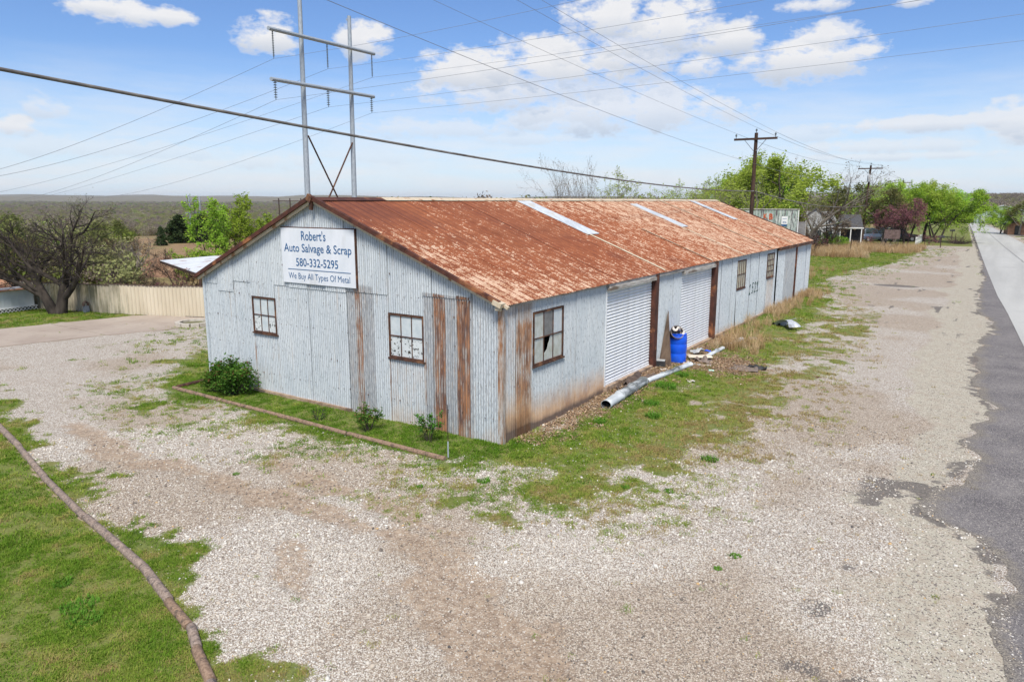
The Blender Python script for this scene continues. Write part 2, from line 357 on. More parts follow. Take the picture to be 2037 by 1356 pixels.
# ground
def ground_mat():
    k = NT('ground_surface'); P = k.pos()
    z, _ = k.attr('zone'); z2, _ = k.attr('zone2')
    vo = k.n('ShaderNodeTexVoronoi', feature='F1'); k.put(vo.inputs['Vector'], P); vo.inputs['Scale'].default_value = 52
    vs = k.n('ShaderNodeSeparateColor'); k.t.links.new(vo.outputs['Color'], vs.inputs[0])
    vo2 = k.n('ShaderNodeTexVoronoi', feature='F1'); k.put(vo2.inputs['Vector'], P); vo2.inputs['Scale'].default_value = 17
    vs2 = k.n('ShaderNodeSeparateColor'); k.t.links.new(vo2.outputs['Color'], vs2.inputs[0])
    wh = k.ramp(vs.outputs[0], [(0, (.16, .145, .13)), (.2, (.41, .38, .33)), (.55, (.60, .565, .51)), (1, (.78, .755, .71))])
    pk = k.ramp(vs.outputs[0], [(0, (.10, .09, .085)), (.25, (.33, .27, .21)), (.6, (.51, .44, .36)), (1, (.68, .63, .55))])
    n1_ = k.noise(P, 2.2, 6, .65); n2_ = k.noise(P, 9, 5, .65); n0 = k.noise(P, .55, 5, .6)
    gv = k.mix(k.ma('MULTIPLY_ADD', k.ma('SUBTRACT', n1_, .5), 1.2, z[2], clamp=True), pk, wh)
    soil = k.mix(k.rng(n2_, .35, .65), (.19, .13, .088), (.38, .285, .20))
    # fines and painted crevice shade darken the gaps between the stones
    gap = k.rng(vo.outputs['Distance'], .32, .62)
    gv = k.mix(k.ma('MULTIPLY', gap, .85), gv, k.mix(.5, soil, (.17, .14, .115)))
    gv = k.mix(k.rng(k.noise(P, 30, 3, .7), .6, .72, 0, .35), gv, (.12, .10, .085))
    chip = k.mix(k.rng(k.noise(P, 60, 3, .7), .35, .65), (.32, .29, .23), (.51, .47, .385))
    chip = k.mix(k.rng(vs.outputs[1], .82, .88), chip, (.14, .12, .11)); chip = k.mix(k.rng(vs2.outputs[0], .7, .9, 0, .6), chip, pk); chip = k.mix(k.rng(k.noise(P, 3, 6, .7), .5, .62, 0, .5), chip, (.33, .27, .21))
    fc = k.rng(k.ma('ADD', z2[1], k.ma('MULTIPLY', k.ma('SUBTRACT', n1_, .5), .9)), .35, .65)
    col = k.mix(fc, gv, chip)
    dl = k.ma('ADD', z[1], k.ma('MULTIPLY', k.ma('SUBTRACT', n2_, .5), .9))
    dd = k.rng(dl, .35, .75)
    dirtc = k.mix(k.rng(vs.outputs[1], .62, .7), soil, k.mix(.45, soil, pk))
    col = k.mix(k.ma('MULTIPLY', dd, .85), col, dirtc)
    st = k.rng(k.ma('ADD', z2[2], k.ma('MULTIPLY', k.ma('SUBTRACT', n2_, .5), .8)), .4, .6)
    col = k.mix(k.ma('MULTIPLY', st, .8), col, k.mix(vs.outputs[2], (.06, .055, .055), (.16, .14, .13)))
    # turf under the blades
    gn = k.noise(P, 26, 5, .75); gs = k.noise(P, 1.3, 4)
    grs = k.ramp(gn, [(.3, (.065, .065, .025)), (.48, (.12, .15, .03)), (.68, (.20, .235, .06))])
    grs = k.mix(k.rng(gs, .42, .7, 0, .65), grs, k.mix(n2_, (.16, .13, .05), (.27, .24, .08)))
    gf = k.rng(k.ma('ADD', z[0], k.ma('MULTIPLY', k.ma('SUBTRACT', k.noise(P, 14, 6, .75), .5), 1.3)), .38, .62)
    col = k.mix(k.ma('MULTIPLY', gf, .95), col, grs)
    wild = k.ramp(k.noise(P, .09, 8, .62), [(.32, (.16, .10, .06)), (.46, (.27, .18, .10)), (.56, (.20, .17, .075)), (.7, (.10, .12, .04))])
    dl_ = k.n('ShaderNodeVectorMath', operation='LENGTH'); k.put(dl_.inputs[0], P); wild = k.mix(k.rng(dl_.outputs['Value'], 260, 900, 0, .9), wild, (.12, .125, .085))
    wild = k.mix(k.rng(k.noise(P, 3.0, 6, .7), .3, .7, 0, .5), wild, (.30, .2, .12))
    col = k.mix(z2[0], col, wild)
    h = k.ma('MULTIPLY', k.ma('SUBTRACT', 1.0, vo.outputs['Distance']), k.ma('SUBTRACT', 1.0, k.ma('MULTIPLY', dd, .6)))
    h = k.ma('ADD', h, k.ma('MULTIPLY', n2_, 1.0))
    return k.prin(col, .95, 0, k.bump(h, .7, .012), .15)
MG = ground_mat()

def warp(lo, hi, step, far, n):
    mid = np.arange(lo, hi + 1e-6, step); t = np.linspace(0, 1, n + 1)[1:]
    g = lambda L: step * 30 * (np.exp(t * math.log(1 + L / (step * 30))) - 1)
    return np.concatenate([lo - g(far)[::-1], mid, hi + g(far)])
gx = warp(-13, 9.8, .1, 9000, 150); gy = warp(-9.5, 40, .1, 9000, 150)
X, Y = np.meshgrid(gx, gy); xx, yy = X.ravel(), Y.ravel()
zz = hz(xx, yy)
def roadmask(x, y): return ss(.35 - np.maximum(lx(RAG, y) - .1 - x, x - lx(ROADR, y)), 0, .3) * (y < 210)
zz = zz - .03 * ss(sdp(xx, yy, CONC), -.05, .1)
g_, d_, w_, b_, c_, s_ = zones(xx, yy)
nx, ny = len(gx), len(gy); ii = np.arange(nx * ny).reshape(ny, nx)
F = np.stack([ii[:-1, :-1].ravel(), ii[:-1, 1:].ravel(), ii[1:, 1:].ravel(), ii[1:, :-1].ravel()], 1)
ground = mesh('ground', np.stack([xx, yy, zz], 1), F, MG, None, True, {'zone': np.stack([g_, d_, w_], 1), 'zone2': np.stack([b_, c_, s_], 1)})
tag(ground, kind='structure')

# roads: strips that follow the ground
def strip(name, L, R, y0, y1, step, lift, mt, nxs=10, jag=None, attr_edge=True):
    ys = [y0]
    while ys[-1] < y1: ys.append(ys[-1] + step * (1 + max(0, ys[-1] - 20) / 25))
    ys = np.array(ys); vs = []; ed = []
    for j in range(nxs + 1):
        t = j / nxs; l = lx(L, ys); r = lx(R, ys)
        if jag is not None: l = l + jag * (fbm(ys, ys * 0, 1.4, 5, 77) - .5) * 2
        x = l + (r - l) * t; vs.append(np.stack([x, ys, hz(x, ys) + lift + np.clip(ys - 20, 0, 200) * .0004], 1)); ed.append(np.full(len(ys), t))
    V = np.concatenate(vs); n = len(ys); idx = np.arange(len(V)).reshape(nxs + 1, n)
    Fs = np.stack([idx[:-1, :-1].ravel(), idx[1:, :-1].ravel(), idx[1:, 1:].ravel(), idx[:-1, 1:].ravel()], 1)
    E_ = np.concatenate(ed)
    return mesh(name, V, Fs, mt, None, True, {'edge': np.stack([E_, E_, E_], 1)})
k = NT('old_dark_asphalt'); P = k.pos()
v = k.n('ShaderNodeTexVoronoi'); k.put(v.inputs['Vector'], P); v.inputs['Scale'].default_value = 70
vs_ = k.n('ShaderNodeSeparateColor'); k.t.links.new(v.outputs['Color'], vs_.inputs[0])
c = k.mix(k.rng(k.noise(P, .8, 6, .65), .35, .65), (.118, .108, .112), (.185, .17, .166))
c = k.mix(k.rng(vs_.outputs[0], .80, .9, 0, .8), c, (.36, .33, .30)); c = k.mix(k.rng(vs_.outputs[1], .9, .95, 0, .8), c, (.03, .03, .03))
c = k.mix(k.rng(k.noise(P, 2.3, 6, .7), .62, .72, 0, .6), c, (.36, .33, .27))
ea, _ = k.attr('edge'); ef = k.rng(k.ma('ADD', ea[0], k.ma('MULTIPLY', k.noise(P, 5, 5, .7), .5)), .28, .46, .85, 0)
c = k.mix(ef, c, k.mix(vs_.outputs[2], (.05, .045, .045), (.34, .30, .24)))
MA = k.prin(c, .9, 0, k.bump(v.outputs['Distance'], .4, .006), .2)
sh = strip('asphalt_shoulder', RAG, [(q[0] + .25, q[1]) for q in ROADL], -60, 196, .12, .006, MA, 40, .32); tag(sh, kind='structure')
k = NT('pale_chipseal'); P = k.pos(); Pl = k.pos((1, .06, 1))
c = k.mix(k.rng(k.noise(Pl, .9, 5), .35, .65), (.37, .365, .345), (.455, .45, .425)); c = k.mix(k.rng(k.noise(P, 40, 4, .7), .4, .7, 0, .5), c, (.33, .32, .30))
c = k.mix(k.rng(k.noise(P, .25, 6, .7), .56, .66, 0, .6), c, (.34, .335, .32))
ea, _ = k.attr('edge'); cr = k.ma('ABSOLUTE', k.ma('SUBTRACT', k.ma('ADD', ea[0], k.ma('MULTIPLY', k.noise(P, .6, 3), .03)), .515))
c = k.mix(k.rng(cr, .006, .016, .75, 0), c, (.16, .155, .15))
MR = k.prin(c, .85, 0, None, .3)
road = strip('road', ROADL, ROADR, -60, 212, 1.0, .02, MR, 12); tag(road, kind='structure')
k = NT('concrete_drive'); P = k.pos()
c = k.mix(k.rng(k.noise(P, .6, 6, .65), .35, .65), (.31, .25, .205), (.41, .345, .285)); c = k.mix(k.rng(k.noise(P, 1.2, 6, .7), .56, .7, 0, .7), c, (.23, .19, .165))
MCN = k.prin(c, .8, 0, None, .3)
def flat(name, poly, z, th, mt, parent=None): return MB().prism(poly, z - th, z, 2).build(name, mt, parent)
cv = tag(empty('concrete_driveway', (-21, 0, 0)), kind='structure')
def off(o, p): o.matrix_parent_inverse = Matrix.Translation(-Vector(p)); return o
S1 = [(-20.9, -9), (-20.57, -1.23), (-19.74, 2.01), (-24.17, 2.06), (-24.55, .36), (-26.2, -9)]
S2 = [(-19.72, 2.04), (-18.9, 4.0), (-18.5, 7.3), (-22.9, 5.75), (-23.45, 5.3), (-24.13, 2.09)]
for Sg in (S1, S2): off(flat('concrete_slab', Sg, .02, .1, MCN, cv), (-21, 0, 0))

# ---------------------------------------------------------------- instancing by geometry nodes
HID = {}
def proto(name, V, Fc, mt, smooth=False):
    me = bpy.data.meshes.new(name)
    V = np.asarray(V, np.float32); Fc = np.asarray(Fc, np.int32)
    me.vertices.add(len(V)); me.vertices.foreach_set('co', V.ravel()); kk = Fc.shape[1]
    me.loops.add(Fc.size); me.loops.foreach_set('vertex_index', Fc.ravel()); me.polygons.add(len(Fc))
    me.polygons.foreach_set('loop_start', np.arange(0, Fc.size, kk, dtype=np.int32)); me.polygons.foreach_set('loop_total', np.full(len(Fc), kk, np.int32))
    me.update(calc_edges=True); me.materials.append(mt)
    if smooth: me.polygons.foreach_set('use_smooth', [True] * len(me.polygons))
    return me
def scatter(name, pts, sc, rot, idx, metas, tint=None, label=None):
    """one stuff object: meshes instanced on the given points"""
    N = len(pts)
    if N == 0: return
    me = bpy.data.meshes.new(name); me.vertices.add(N); me.vertices.foreach_set('co', np.asarray(pts, np.float32).ravel())
    a = me.attributes.new('sc', 'FLOAT', 'POINT'); a.data.foreach_set('value', np.asarray(sc, np.float32))
    a = me.attributes.new('rt', 'FLOAT_VECTOR', 'POINT'); a.data.foreach_set('vector', np.asarray(rot, np.float32).ravel())
    a = me.attributes.new('ix', 'INT', 'POINT'); a.data.foreach_set('value', np.asarray(idx, np.int32))
    a = me.attributes.new('tint', 'FLOAT', 'POINT'); a.data.foreach_set('value', np.asarray(tint if tint is not None else rng.random(N), np.float32))
    for m_ in {q.materials[0] for q in metas}: me.materials.append(m_)
    o = link(bpy.data.objects.new(name, me)); tag(o, kind='stuff', label=label)
    c = bpy.data.collections.new(name + '_pieces')
    for i, q in enumerate(metas): c.objects.link(bpy.data.objects.new('%s_piece_%02d' % (name, i), q))
    g = bpy.data.node_groups.new(name, 'GeometryNodeTree')
    g.interface.new_socket('Geometry', in_out='INPUT', socket_type='NodeSocketGeometry'); g.interface.new_socket('Geometry', in_out='OUTPUT', socket_type='NodeSocketGeometry')
    gi = g.nodes.new('NodeGroupInput'); go = g.nodes.new('NodeGroupOutput'); ip = g.nodes.new('GeometryNodeInstanceOnPoints')
    ci = g.nodes.new('GeometryNodeCollectionInfo'); ci.inputs[0].default_value = c; ci.inputs['Separate Children'].default_value = True; ci.inputs['Reset Children'].default_value = True
    def na(nm, ty):
        q = g.nodes.new('GeometryNodeInputNamedAttribute'); q.data_type = ty; q.inputs[0].default_value = nm; return q.outputs[0]
    g.links.new(gi.outputs[0], ip.inputs['Points']); g.links.new(ci.outputs[0], ip.inputs['Instance']); ip.inputs['Pick Instance'].default_value = True
    g.links.new(na('ix', 'INT'), ip.inputs['Instance Index']); g.links.new(na('sc', 'FLOAT'), ip.inputs['Scale'])
    er = g.nodes.new('FunctionNodeEulerToRotation'); g.links.new(na('rt', 'FLOAT_VECTOR'), er.inputs[0]); g.links.new(er.outputs[0], ip.inputs['Rotation'])
    g.links.new(ip.outputs[0], go.inputs[0])
    md = o.modifiers.new('scatter', 'NODES'); md.node_group = g
    return o
# blades
def tuft(n, h0, h1, r, wd, lean, seed, segs=2):
    q = np.random.default_rng(seed); V = []; Fc = []
    for i in range(n):
        a = q.random() * 6.28; rr = r * math.sqrt(q.random()); b = np.array([rr * cos(a), rr * sin(a), -.01]); h = h0 + (h1 - h0) * q.random()
        t = q.random() * 6.28; dr = np.array([cos(t), sin(t), 0]); l = lean * (.3 + q.random()); sd_ = np.array([-sin(t), cos(t), 0]) * wd * (.7 + .6 * q.random())
        p0 = b; p1 = b + dr * h * l * .35 + np.array([0, 0, h * .6]); p2 = b + dr * h * l + np.array([0, 0, h * (1 - .3 * l)])
        s = len(V); V += [p0 - sd_, p0 + sd_, p1 + sd_ * .8, p1 - sd_ * .8, p2 + sd_ * .15, p2 - sd_ * .15]
        Fc += [(s, s + 1, s + 2, s + 3), (s + 3, s + 2, s + 4, s + 5)]
    return V, Fc
def blademat(name, stops, tr=.3):
    k = NT(name); q = k.n('ShaderNodeAttribute', attribute_name='tint', attribute_type='INSTANCER'); n_ = k.noise(k.coord(), 30, 1)
    f = k.ma('ADD', q.outputs['Fac'], k.ma('MULTIPLY', k.ma('SUBTRACT', n_, .5), .35), clamp=True); col = k.ramp(f, stops)
    a = k.n('ShaderNodeBsdfDiffuse'); b = k.n('ShaderNodeBsdfTranslucent'); k.put(a.inputs[0], col); k.put(b.inputs[0], col)
    m = k.n('ShaderNodeMixShader'); m.inputs[0].default_value = tr; k.t.links.new(a.outputs[0], m.inputs[1]); k.t.links.new(b.outputs[0], m.inputs[2])
    k.t.links.new(m.outputs[0], k.out.inputs[0]); return k.m
MGR = blademat('grass_blades', [(0, (.10, .20, .02)), (.35, (.18, .29, .035)), (.58, (.26, .33, .055)), (.8, (.36, .35, .10)), (1, (.36, .27, .12))])
MDR = blademat('dry_grass_blades', [(0, (.38, .24, .12)), (.5, (.54, .38, .21)), (1, (.64, .50, .32))])
MWD = blademat('weed_leaves', [(0, (.07, .17, .02)), (.6, (.12, .26, .03)), (1, (.17, .32, .05))])
GT = [proto('tuft', *tuft(16, .022, .05, .055, .0032, .9, 100 + i), MGR) for i in range(4)]
DT = [proto('dry_tuft', *tuft(34, .25, .75, .16, .006, .55, 200 + i), MDR) for i in range(4)]
def bright(x, y): return fbm(x, y, .7, 3, 17)
def cand(x0, x1, y0, y1, dens):
    n = int((x1 - x0) * (y1 - y0) * dens); return rng.uniform(x0, x1, n), rng.uniform(y0, y1, n)
def infront(x, y, mg=.05):
    dx, dy = x - CAM[0], y - CAM[1]; f = -sin(-YAW) * dx * 1 + cos(YAW) * dy; f = sin(YAW) * dx + cos(YAW) * dy; r = cos(YAW) * dx - sin(YAW) * dy
    return (f > 2.5) & (np.abs(r) < f * .80 + 1.5), np.hypot(dx, dy)
def shedbox(x, y): return (x < 0.02) & (x > -10.1) & (y > -.02) & (y < 29.9)
PX, PY, PS, PT = [], [], [], []
for (x0, x1, y0, y1, dens, lo, hi, s0) in ((-16, 9, -11, 6, 950, 0, 12.5, 1.0), (-26, 9, -9, 16, 330, 12.5, 23, 1.35), (-32, 6, -8, 45, 95, 23, 42, 1.9), (-20, 8, 25, 86, 26, 42, 95, 2.6)):
    x, y = cand(x0, x1, y0, y1, dens); ok, dd = infront(x, y); ok &= (dd >= lo) & (dd < hi) & ~shedbox(x, y); x, y = x[ok], y[ok]
    g, d, wv, b, c, s = zones(x, y)
    pr = ss(g + (fbm(x, y, 7, 3, 88) - .5) * 1.5, .35, 1.0) * (.35 + .65 * ss(fbm(x, y, 2.2, 3, 89), .35, .6)); pr = np.maximum(pr, .42 * ss(fbm(x, y, 5.5, 3, 101) * .6 + .4 * fbm(x, y, .9, 2, 102), .47, .60) * ss(sdp(x, y, SKIRT), -2.3, -.2) * (1 - s) * (sdp(x, y, LAWN) < 0)); okk = rng.random(len(x)) < pr; x, y, g = x[okk], y[okk], g[okk]
    PX.append(x); PY.append(y); PS.append(s0 * rng.uniform(.7, 1.35, len(x)) * (.75 + .5 * bright(x, y)))
    tn = .15 + .9 * (fbm(x, y, .9, 4, 19) - .35) + rng.normal(0, .2, len(x)) + .38 * ss(x, 1.0, 3) * ss(y, -1.5, 1) * (1 - ss(y, 25, 35)) + .1 * (1 - g)
    tn = tn + .45 * ss(fbm(x, y, 2.6, 4, 23), .52, .68) + .10 * ss(x, 1.2, 3) * (y < 30) - .2 * (sdp(x, y, BED) > -.4)
    PT.append(np.clip(tn, 0, 1))
x, y, s, t_ = map(np.concatenate, (PX, PY, PS, PT))
N = len(x); print('grass', N)
rot = np.stack([rng.normal(0, .12, N), rng.normal(0, .12, N), rng.uniform(0, 6.28, N)], 1)
scatter('grass', np.stack([x, y, hz(x, y)], 1), s, rot, rng.integers(0, 4, N), GT, t_)

# pebbles
def pebble(seed):
    import bmesh
    q = random.Random(seed); bm = bmesh.new(); bmesh.ops.create_icosphere(bm, subdivisions=1, radius=1)
    sx, sy, sz = q.uniform(.8, 1.25), q.uniform(.65, 1), q.uniform(.45, .75)
    for v_ in bm.verts: v_.co = Vector((v_.co.x * sx, v_.co.y * sy, v_.co.z * sz)) * q.uniform(.82, 1.12)
    V = [tuple(v_.co) for v_ in bm.verts]; Fc = [[v_.index for v_ in f.verts] for f in bm.faces]; bm.free(); return V, Fc
k = NT('pebble_stone'); q = k.n('ShaderNodeAttribute', attribute_name='tint', attribute_type='INSTANCER')
c = k.ramp(q.outputs['Fac'], [(0, (.07, .068, .07)), (.07, (.19, .155, .125)), (.18, (.33, .265, .20)), (.4, (.49, .43, .355)), (.6, (.61, .57, .505)), (.9, (.79, .77, .72)), (1, (.55, .36, .16))])
c = k.mix(k.rng(k.noise(k.coord(), 1.5, 3), .4, .7, 0, .3), c, (.4, .33, .27))
MPB = k.prin(c, .9, 0, None, .25)
PB = [proto('pebble', *pebble(i), MPB, True) for i in range(6)]
PX, PY, PS, PT = [], [], [], []
for (x0, x1, y0, y1, dens, lo, hi, r0, r1) in ((-8, 11, -10, 2, 2300, 0, 10.5, .005, .0105), (-14, 9, -9, 9, 420, 10.5, 18, .009, .017), (-8, 9.3, -10, 6, 26, 0, 15, .012, .024)):
    x, y = cand(x0, x1, y0, y1, dens); ok, dd = infront(x, y); ok &= (dd >= lo) & (dd < hi) & ~shedbox(x, y); x, y = x[ok], y[ok]
    g, d, wv, b, c, s = zones(x, y); ch = c
    pr = (1 - ss(g, .2, .7) * .93) * (1 - .55 * d) * (1 - ss(sdp(x, y, LAWN), -.05, .0)) * (1 - ss(c, .5, .8) * .75) * (x < lx(RAG, y) + .1) * (1 - ss(sdp(x, y, BED), -.05, 0))
    pr = pr * (.55 + .6 * fbm(x, y, 2.5, 3, 55))
    okk = rng.random(len(x)) < pr; x, y, wv, d, ch = x[okk], y[okk], wv[okk], d[okk], ch[okk]
    PX.append(x); PY.append(y); PS.append(rng.uniform(r0, r1, len(x)) * np.exp(rng.normal(0, .25, len(x))))
    tt = np.clip(rng.beta(2.2, 1.7, len(x)) * (.72 + .3 * wv) + .06 * wv - .22 * d - .12 * ss(x, 3, 6), 0, .93)
    tt = np.where(rng.random(len(x)) < .012, 1.0, tt); tt = np.where(rng.random(len(x)) < .03, rng.random(len(x)) * .08, tt); PT.append(tt)
x, y, s, t_ = map(np.concatenate, (PX, PY, PS, PT)); N = len(x); print('pebbles', N)
rot = np.stack([rng.normal(0, .3, N), rng.normal(0, .3, N), rng.uniform(0, 6.28, N)], 1)
scatter('gravel', np.stack([x, y, hz(x, y) + s * .25], 1), s, rot, rng.integers(0, 6, N), PB, t_)

# ---------------------------------------------------------------- shed materials
def wallmat():
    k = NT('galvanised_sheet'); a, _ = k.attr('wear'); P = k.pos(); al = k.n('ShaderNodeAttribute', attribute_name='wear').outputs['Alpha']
    st = k.noise(k.pos((9, 9, .55)), 2.2, 5, .6); fine = k.noise(k.pos((1, 1, .16)), 62, 3, .65); pt = k.noise(P, .8, 4)
    base = k.mix(k.rng(st, .25, .75), (.43, .485, .53), (.62, .66, .69)); base = k.mix(k.rng(pt, .4, .65, 0, .35), base, (.66, .69, .71))
    spk = k.rng(k.ma('ADD', fine, k.ma('MULTIPLY', a[1], .12)), .585, .67, 0, .7)
    base = k.mix(spk, base, (.17, .19, .215))
    gal = k.mix(k.rng(k.noise(k.pos((1, 1, .2)), 34, 5, .7), .38, .62), (.22, .235, .26), (.46, .47, .48))
    base = k.mix(k.ma('MULTIPLY', k.rng(k.ma('ADD', a[1], k.ma('MULTIPLY', k.ma('SUBTRACT', fine, .5), .8)), .35, .75), .8), base, gal)
    rn = k.noise(k.pos((1, 1, .13)), 17, 5, .65); rb = k.noise(P, 1.7, 4, .6)
    rf = k.rng(k.ma('ADD', a[0], k.ma('ADD', k.ma('MULTIPLY', k.ma('SUBTRACT', al, .5), -.38), k.ma('ADD', k.ma('MULTIPLY', k.ma('SUBTRACT', rn, .5), 1.9), k.ma('MULTIPLY', k.ma('SUBTRACT', rb, .5), .9)))), .40, .98)
    rust = k.mix(k.rng(k.noise(k.pos((1, 1, .3)), 6, 5, .7), .38, .62), (.085, .03, .017), (.36, .155, .06)); rust = k.mix(k.rng(rf, .2, .8), (.42, .30, .19), rust)
    c = k.mix(k.ma('MULTIPLY', rf, .95), base, rust)
    c = k.mix(k.rng(al, .0, .75, .42, 0), c, (.13, .125, .13))  # weathering and painted shade darken the valleys so the ribs read
    lite = k.rng(k.noise(k.pos((1, 1, .04)), 13, 3, .6), .62, .75, 0, .4); c = k.mix(lite, c, (.40, .27, .17))
    df = k.rng(k.ma('ADD', a[2], k.ma('MULTIPLY', k.ma('SUBTRACT', k.noise(k.pos((3, 3, 1)), 3, 5, .65), .5), .7)), .15, 1.0)
    dc = k.mix(k.rng(rb, .35, .65), (.56, .37, .22), (.34, .19, .10)); dc = k.mix(k.rng(k.ma('ADD', a[2], k.ma('MULTIPLY', k.ma('SUBTRACT', k.noise(k.pos((1, 1, .3)), 9, 3), .5), .5)), 1.02, 1.5), dc, (.10, .055, .032)); c = k.mix(k.ma('MULTIPLY', df, .9), c, dc)
    return k.prin(c, .5, 0, None, .35)
MW = wallmat()
def roofmat():
    k = NT('rusted_roof_sheet'); a, _ = k.attr('wear'); P = k.pos(); oi = k.n('ShaderNodeObjectInfo')
    n1_ = k.noise(P, 3.4, 5, .65); n2_ = k.noise(k.pos((1, .45, 1)), 17, 4, .7); n3_ = k.noise(P, .7, 4)
    r = k.mix(k.rng(n1_, .3, .7), (.20, .056, .024), (.36, .115, .045)); r = k.mix(k.rng(n3_, .55, .7, 0, .5), r, (.15, .05, .032))
    r = k.mix(k.rng(oi.outputs['Random'], 0, 1, 0, .25), r, (.42, .17, .08))
    r = k.mix(k.rng(a[2], 0, 1, .72, 0), r, (.09, .03, .018)); r = k.mix(k.ma('MULTIPLY', a[1], .7), r, k.mix(n1_, (.07, .028, .024), (.16, .05, .035)))  # rib valleys darkened in the colour as painted shade, then the dark rust
    pal = k.mix(k.rng(n1_, .4, .6), (.46, .27, .165), (.64, .48, .35))
    f = k.rng(k.ma('ADD', a[0], k.ma('ADD', k.ma('MULTIPLY', k.ma('SUBTRACT', n2_, .5), 2.3), k.ma('MULTIPLY', k.ma('SUBTRACT', n1_, .5), 1.4))), .52, .74)
    f = k.ma('MULTIPLY', f, k.rng(a[2], 0, 1, .25, 1))
    c = k.mix(k.ma('MULTIPLY', f, .9), r, pal)
    return k.prin(c, .8, 0, k.bump(n2_, .15, .004), .25)
MRF = roofmat()
M_RUST = nmat('rusty_steel', (.045, .022, .016), (.105, .048, .03), 9, .8, .2, c3=(.19, .09, .045))
M_TRIMD = nmat('dark_rust_flashing', (.05, .019, .014), (.11, .038, .023), 5, .7, .1, (1, 1, 1), c3=(.30, .12, .05))
M_TRIMC = nmat('cream_flashing', (.50, .40, .27), (.60, .52, .40), 5, .65, .1, (3, 3, .8), lo=.3, hi=.7, c3=(.30, .15, .07))
M_SLAT = nmat('white_door_slat', (.70, .71, .72), (.80, .81, .82), 3, .45, 0, c3=(.62, .62, .61), spec=.45)
M_BOARD = nmat('weathered_white_board', (.30, .27, .24), (.52, .50, .47), 8, .85, .2, (1, .3, 2), c3=(.16, .12, .09))
M_CONC = nmat('foundation_concrete', (.27, .18, .12), (.44, .33, .24), 6, .9, .3, c3=(.16, .11, .075))
M_SKYL = nmat('pale_roof_panel', (.38, .41, .45), (.50, .53, .57), 6, .45, 0, (1, 1, 1), c3=(.42, .40, .37))
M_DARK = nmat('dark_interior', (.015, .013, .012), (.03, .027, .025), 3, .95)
def panemat(name, c1, c2, torn, tc_=(.015, .014, .014)):
    k = NT(name); P = k.coord(); n_ = k.noise(P, 5.5, 3); t = k.noise(P, 12, 5, .7)
    c = k.mix(k.rng(n_, .35, .65), c1, c2)
    oi = k.n('ShaderNodeObjectInfo'); c = k.mix(k.rng(oi.outputs['Random'], 0, 1, 0, .3), c, (.38, .42, .44))
    if torn: c = k.mix(k.rng(t, torn, torn + .03), c, tc_)
    return k.prin(c, .22, 0, None, .5)
M_PW = panemat('painted_pane', (.50, .56, .60), (.64, .68, .70), None)
M_PT = panemat('peeling_pane', (.60, .63, .64), (.70, .73, .74), .56)
M_PG = panemat('grimy_pane', (.42, .43, .38), (.55, .58, .56), None)
M_PD = panemat('dark_pane', (.085, .08, .08), (.16, .15, .15), None)
M_PY = panemat('yellowed_pane', (.34, .32, .24), (.50, .47, .36), .62, (.12, .11, .09))
M_SIGN = nmat('sign_face', (.64, .67, .72), (.73, .75, .80), 2.5, .4, 0, (1, 1, .4), spec=.4, c3=(.58, .59, .61))
M_BLUE = nmat('blue_lettering', (.025, .10, .24), (.035, .13, .29), 8, .5)
M_GRN = nmat('dark_green_paint', (.01, .045, .04), (.02, .07, .06), 12, .6)

W_, L_, HE, HR, AX = 10.073, 29.85, 3.024, 5.109, 5.38
SR = (HR - HE) / AX; SLF = (HR - HE) / (W_ - AX)
PITC, AMP = .0677, .0115
shed = tag(empty('metal_shed', (0, 0, 0)), 'long corrugated metal shed with rusted gable roof and two white roll-up doors', 'shed')
def roofz(x):
    return np.where(np.asarray(x) > -AX, HE - SR * np.asarray(x), HE + SLF * (np.asarray(x) + W_))
def sheet(name, o3, u, n, s0, s1, zb, zt, rows, off_, mt, wear, parent, lean=0, per=6):
    """corrugated sheet on the line o3 + u*s, pushed off_ along n; zb, zt may be functions of s"""
    ns = max(2, int(round((s1 - s0) / PITC * per))); s = np.linspace(s0, s1, ns + 1); t = np.linspace(0, 1, rows + 1)
    S_, T_ = np.meshgrid(s, t); b = zb(S_) if callable(zb) else zb + 0 * S_; tp = zt(S_) if callable(zt) else zt + 0 * S_
    Z_ = b + (tp - b) * T_; dpt = AMP * np.cos(2 * pi * S_ / PITC) + off_ + lean * (1 - T_)
    wob = .013 * (vnoise(S_ * 1.3 + 7, Z_ * .9, 3) - .5); dpt = dpt + wob
    u = np.array(u, float); n = np.array(n, float); o3 = np.array(o3, float)
    V = o3 + S_[..., None] * u + dpt[..., None] * n; V[..., 2] = Z_ + o3[2]
    idx = np.arange(V.shape[0] * V.shape[1]).reshape(V.shape[:2])
    Fs = np.stack([idx[:-1, :-1].ravel(), idx[:-1, 1:].ravel(), idx[1:, 1:].ravel(), idx[1:, :-1].ravel()], 1)
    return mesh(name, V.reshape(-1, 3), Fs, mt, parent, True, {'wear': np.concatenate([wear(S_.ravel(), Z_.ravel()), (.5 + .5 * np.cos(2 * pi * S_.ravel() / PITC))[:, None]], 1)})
def band(s, a, b, e=.06): return ss(s, a - e, a + e) * (1 - ss(s, b - e, b + e))
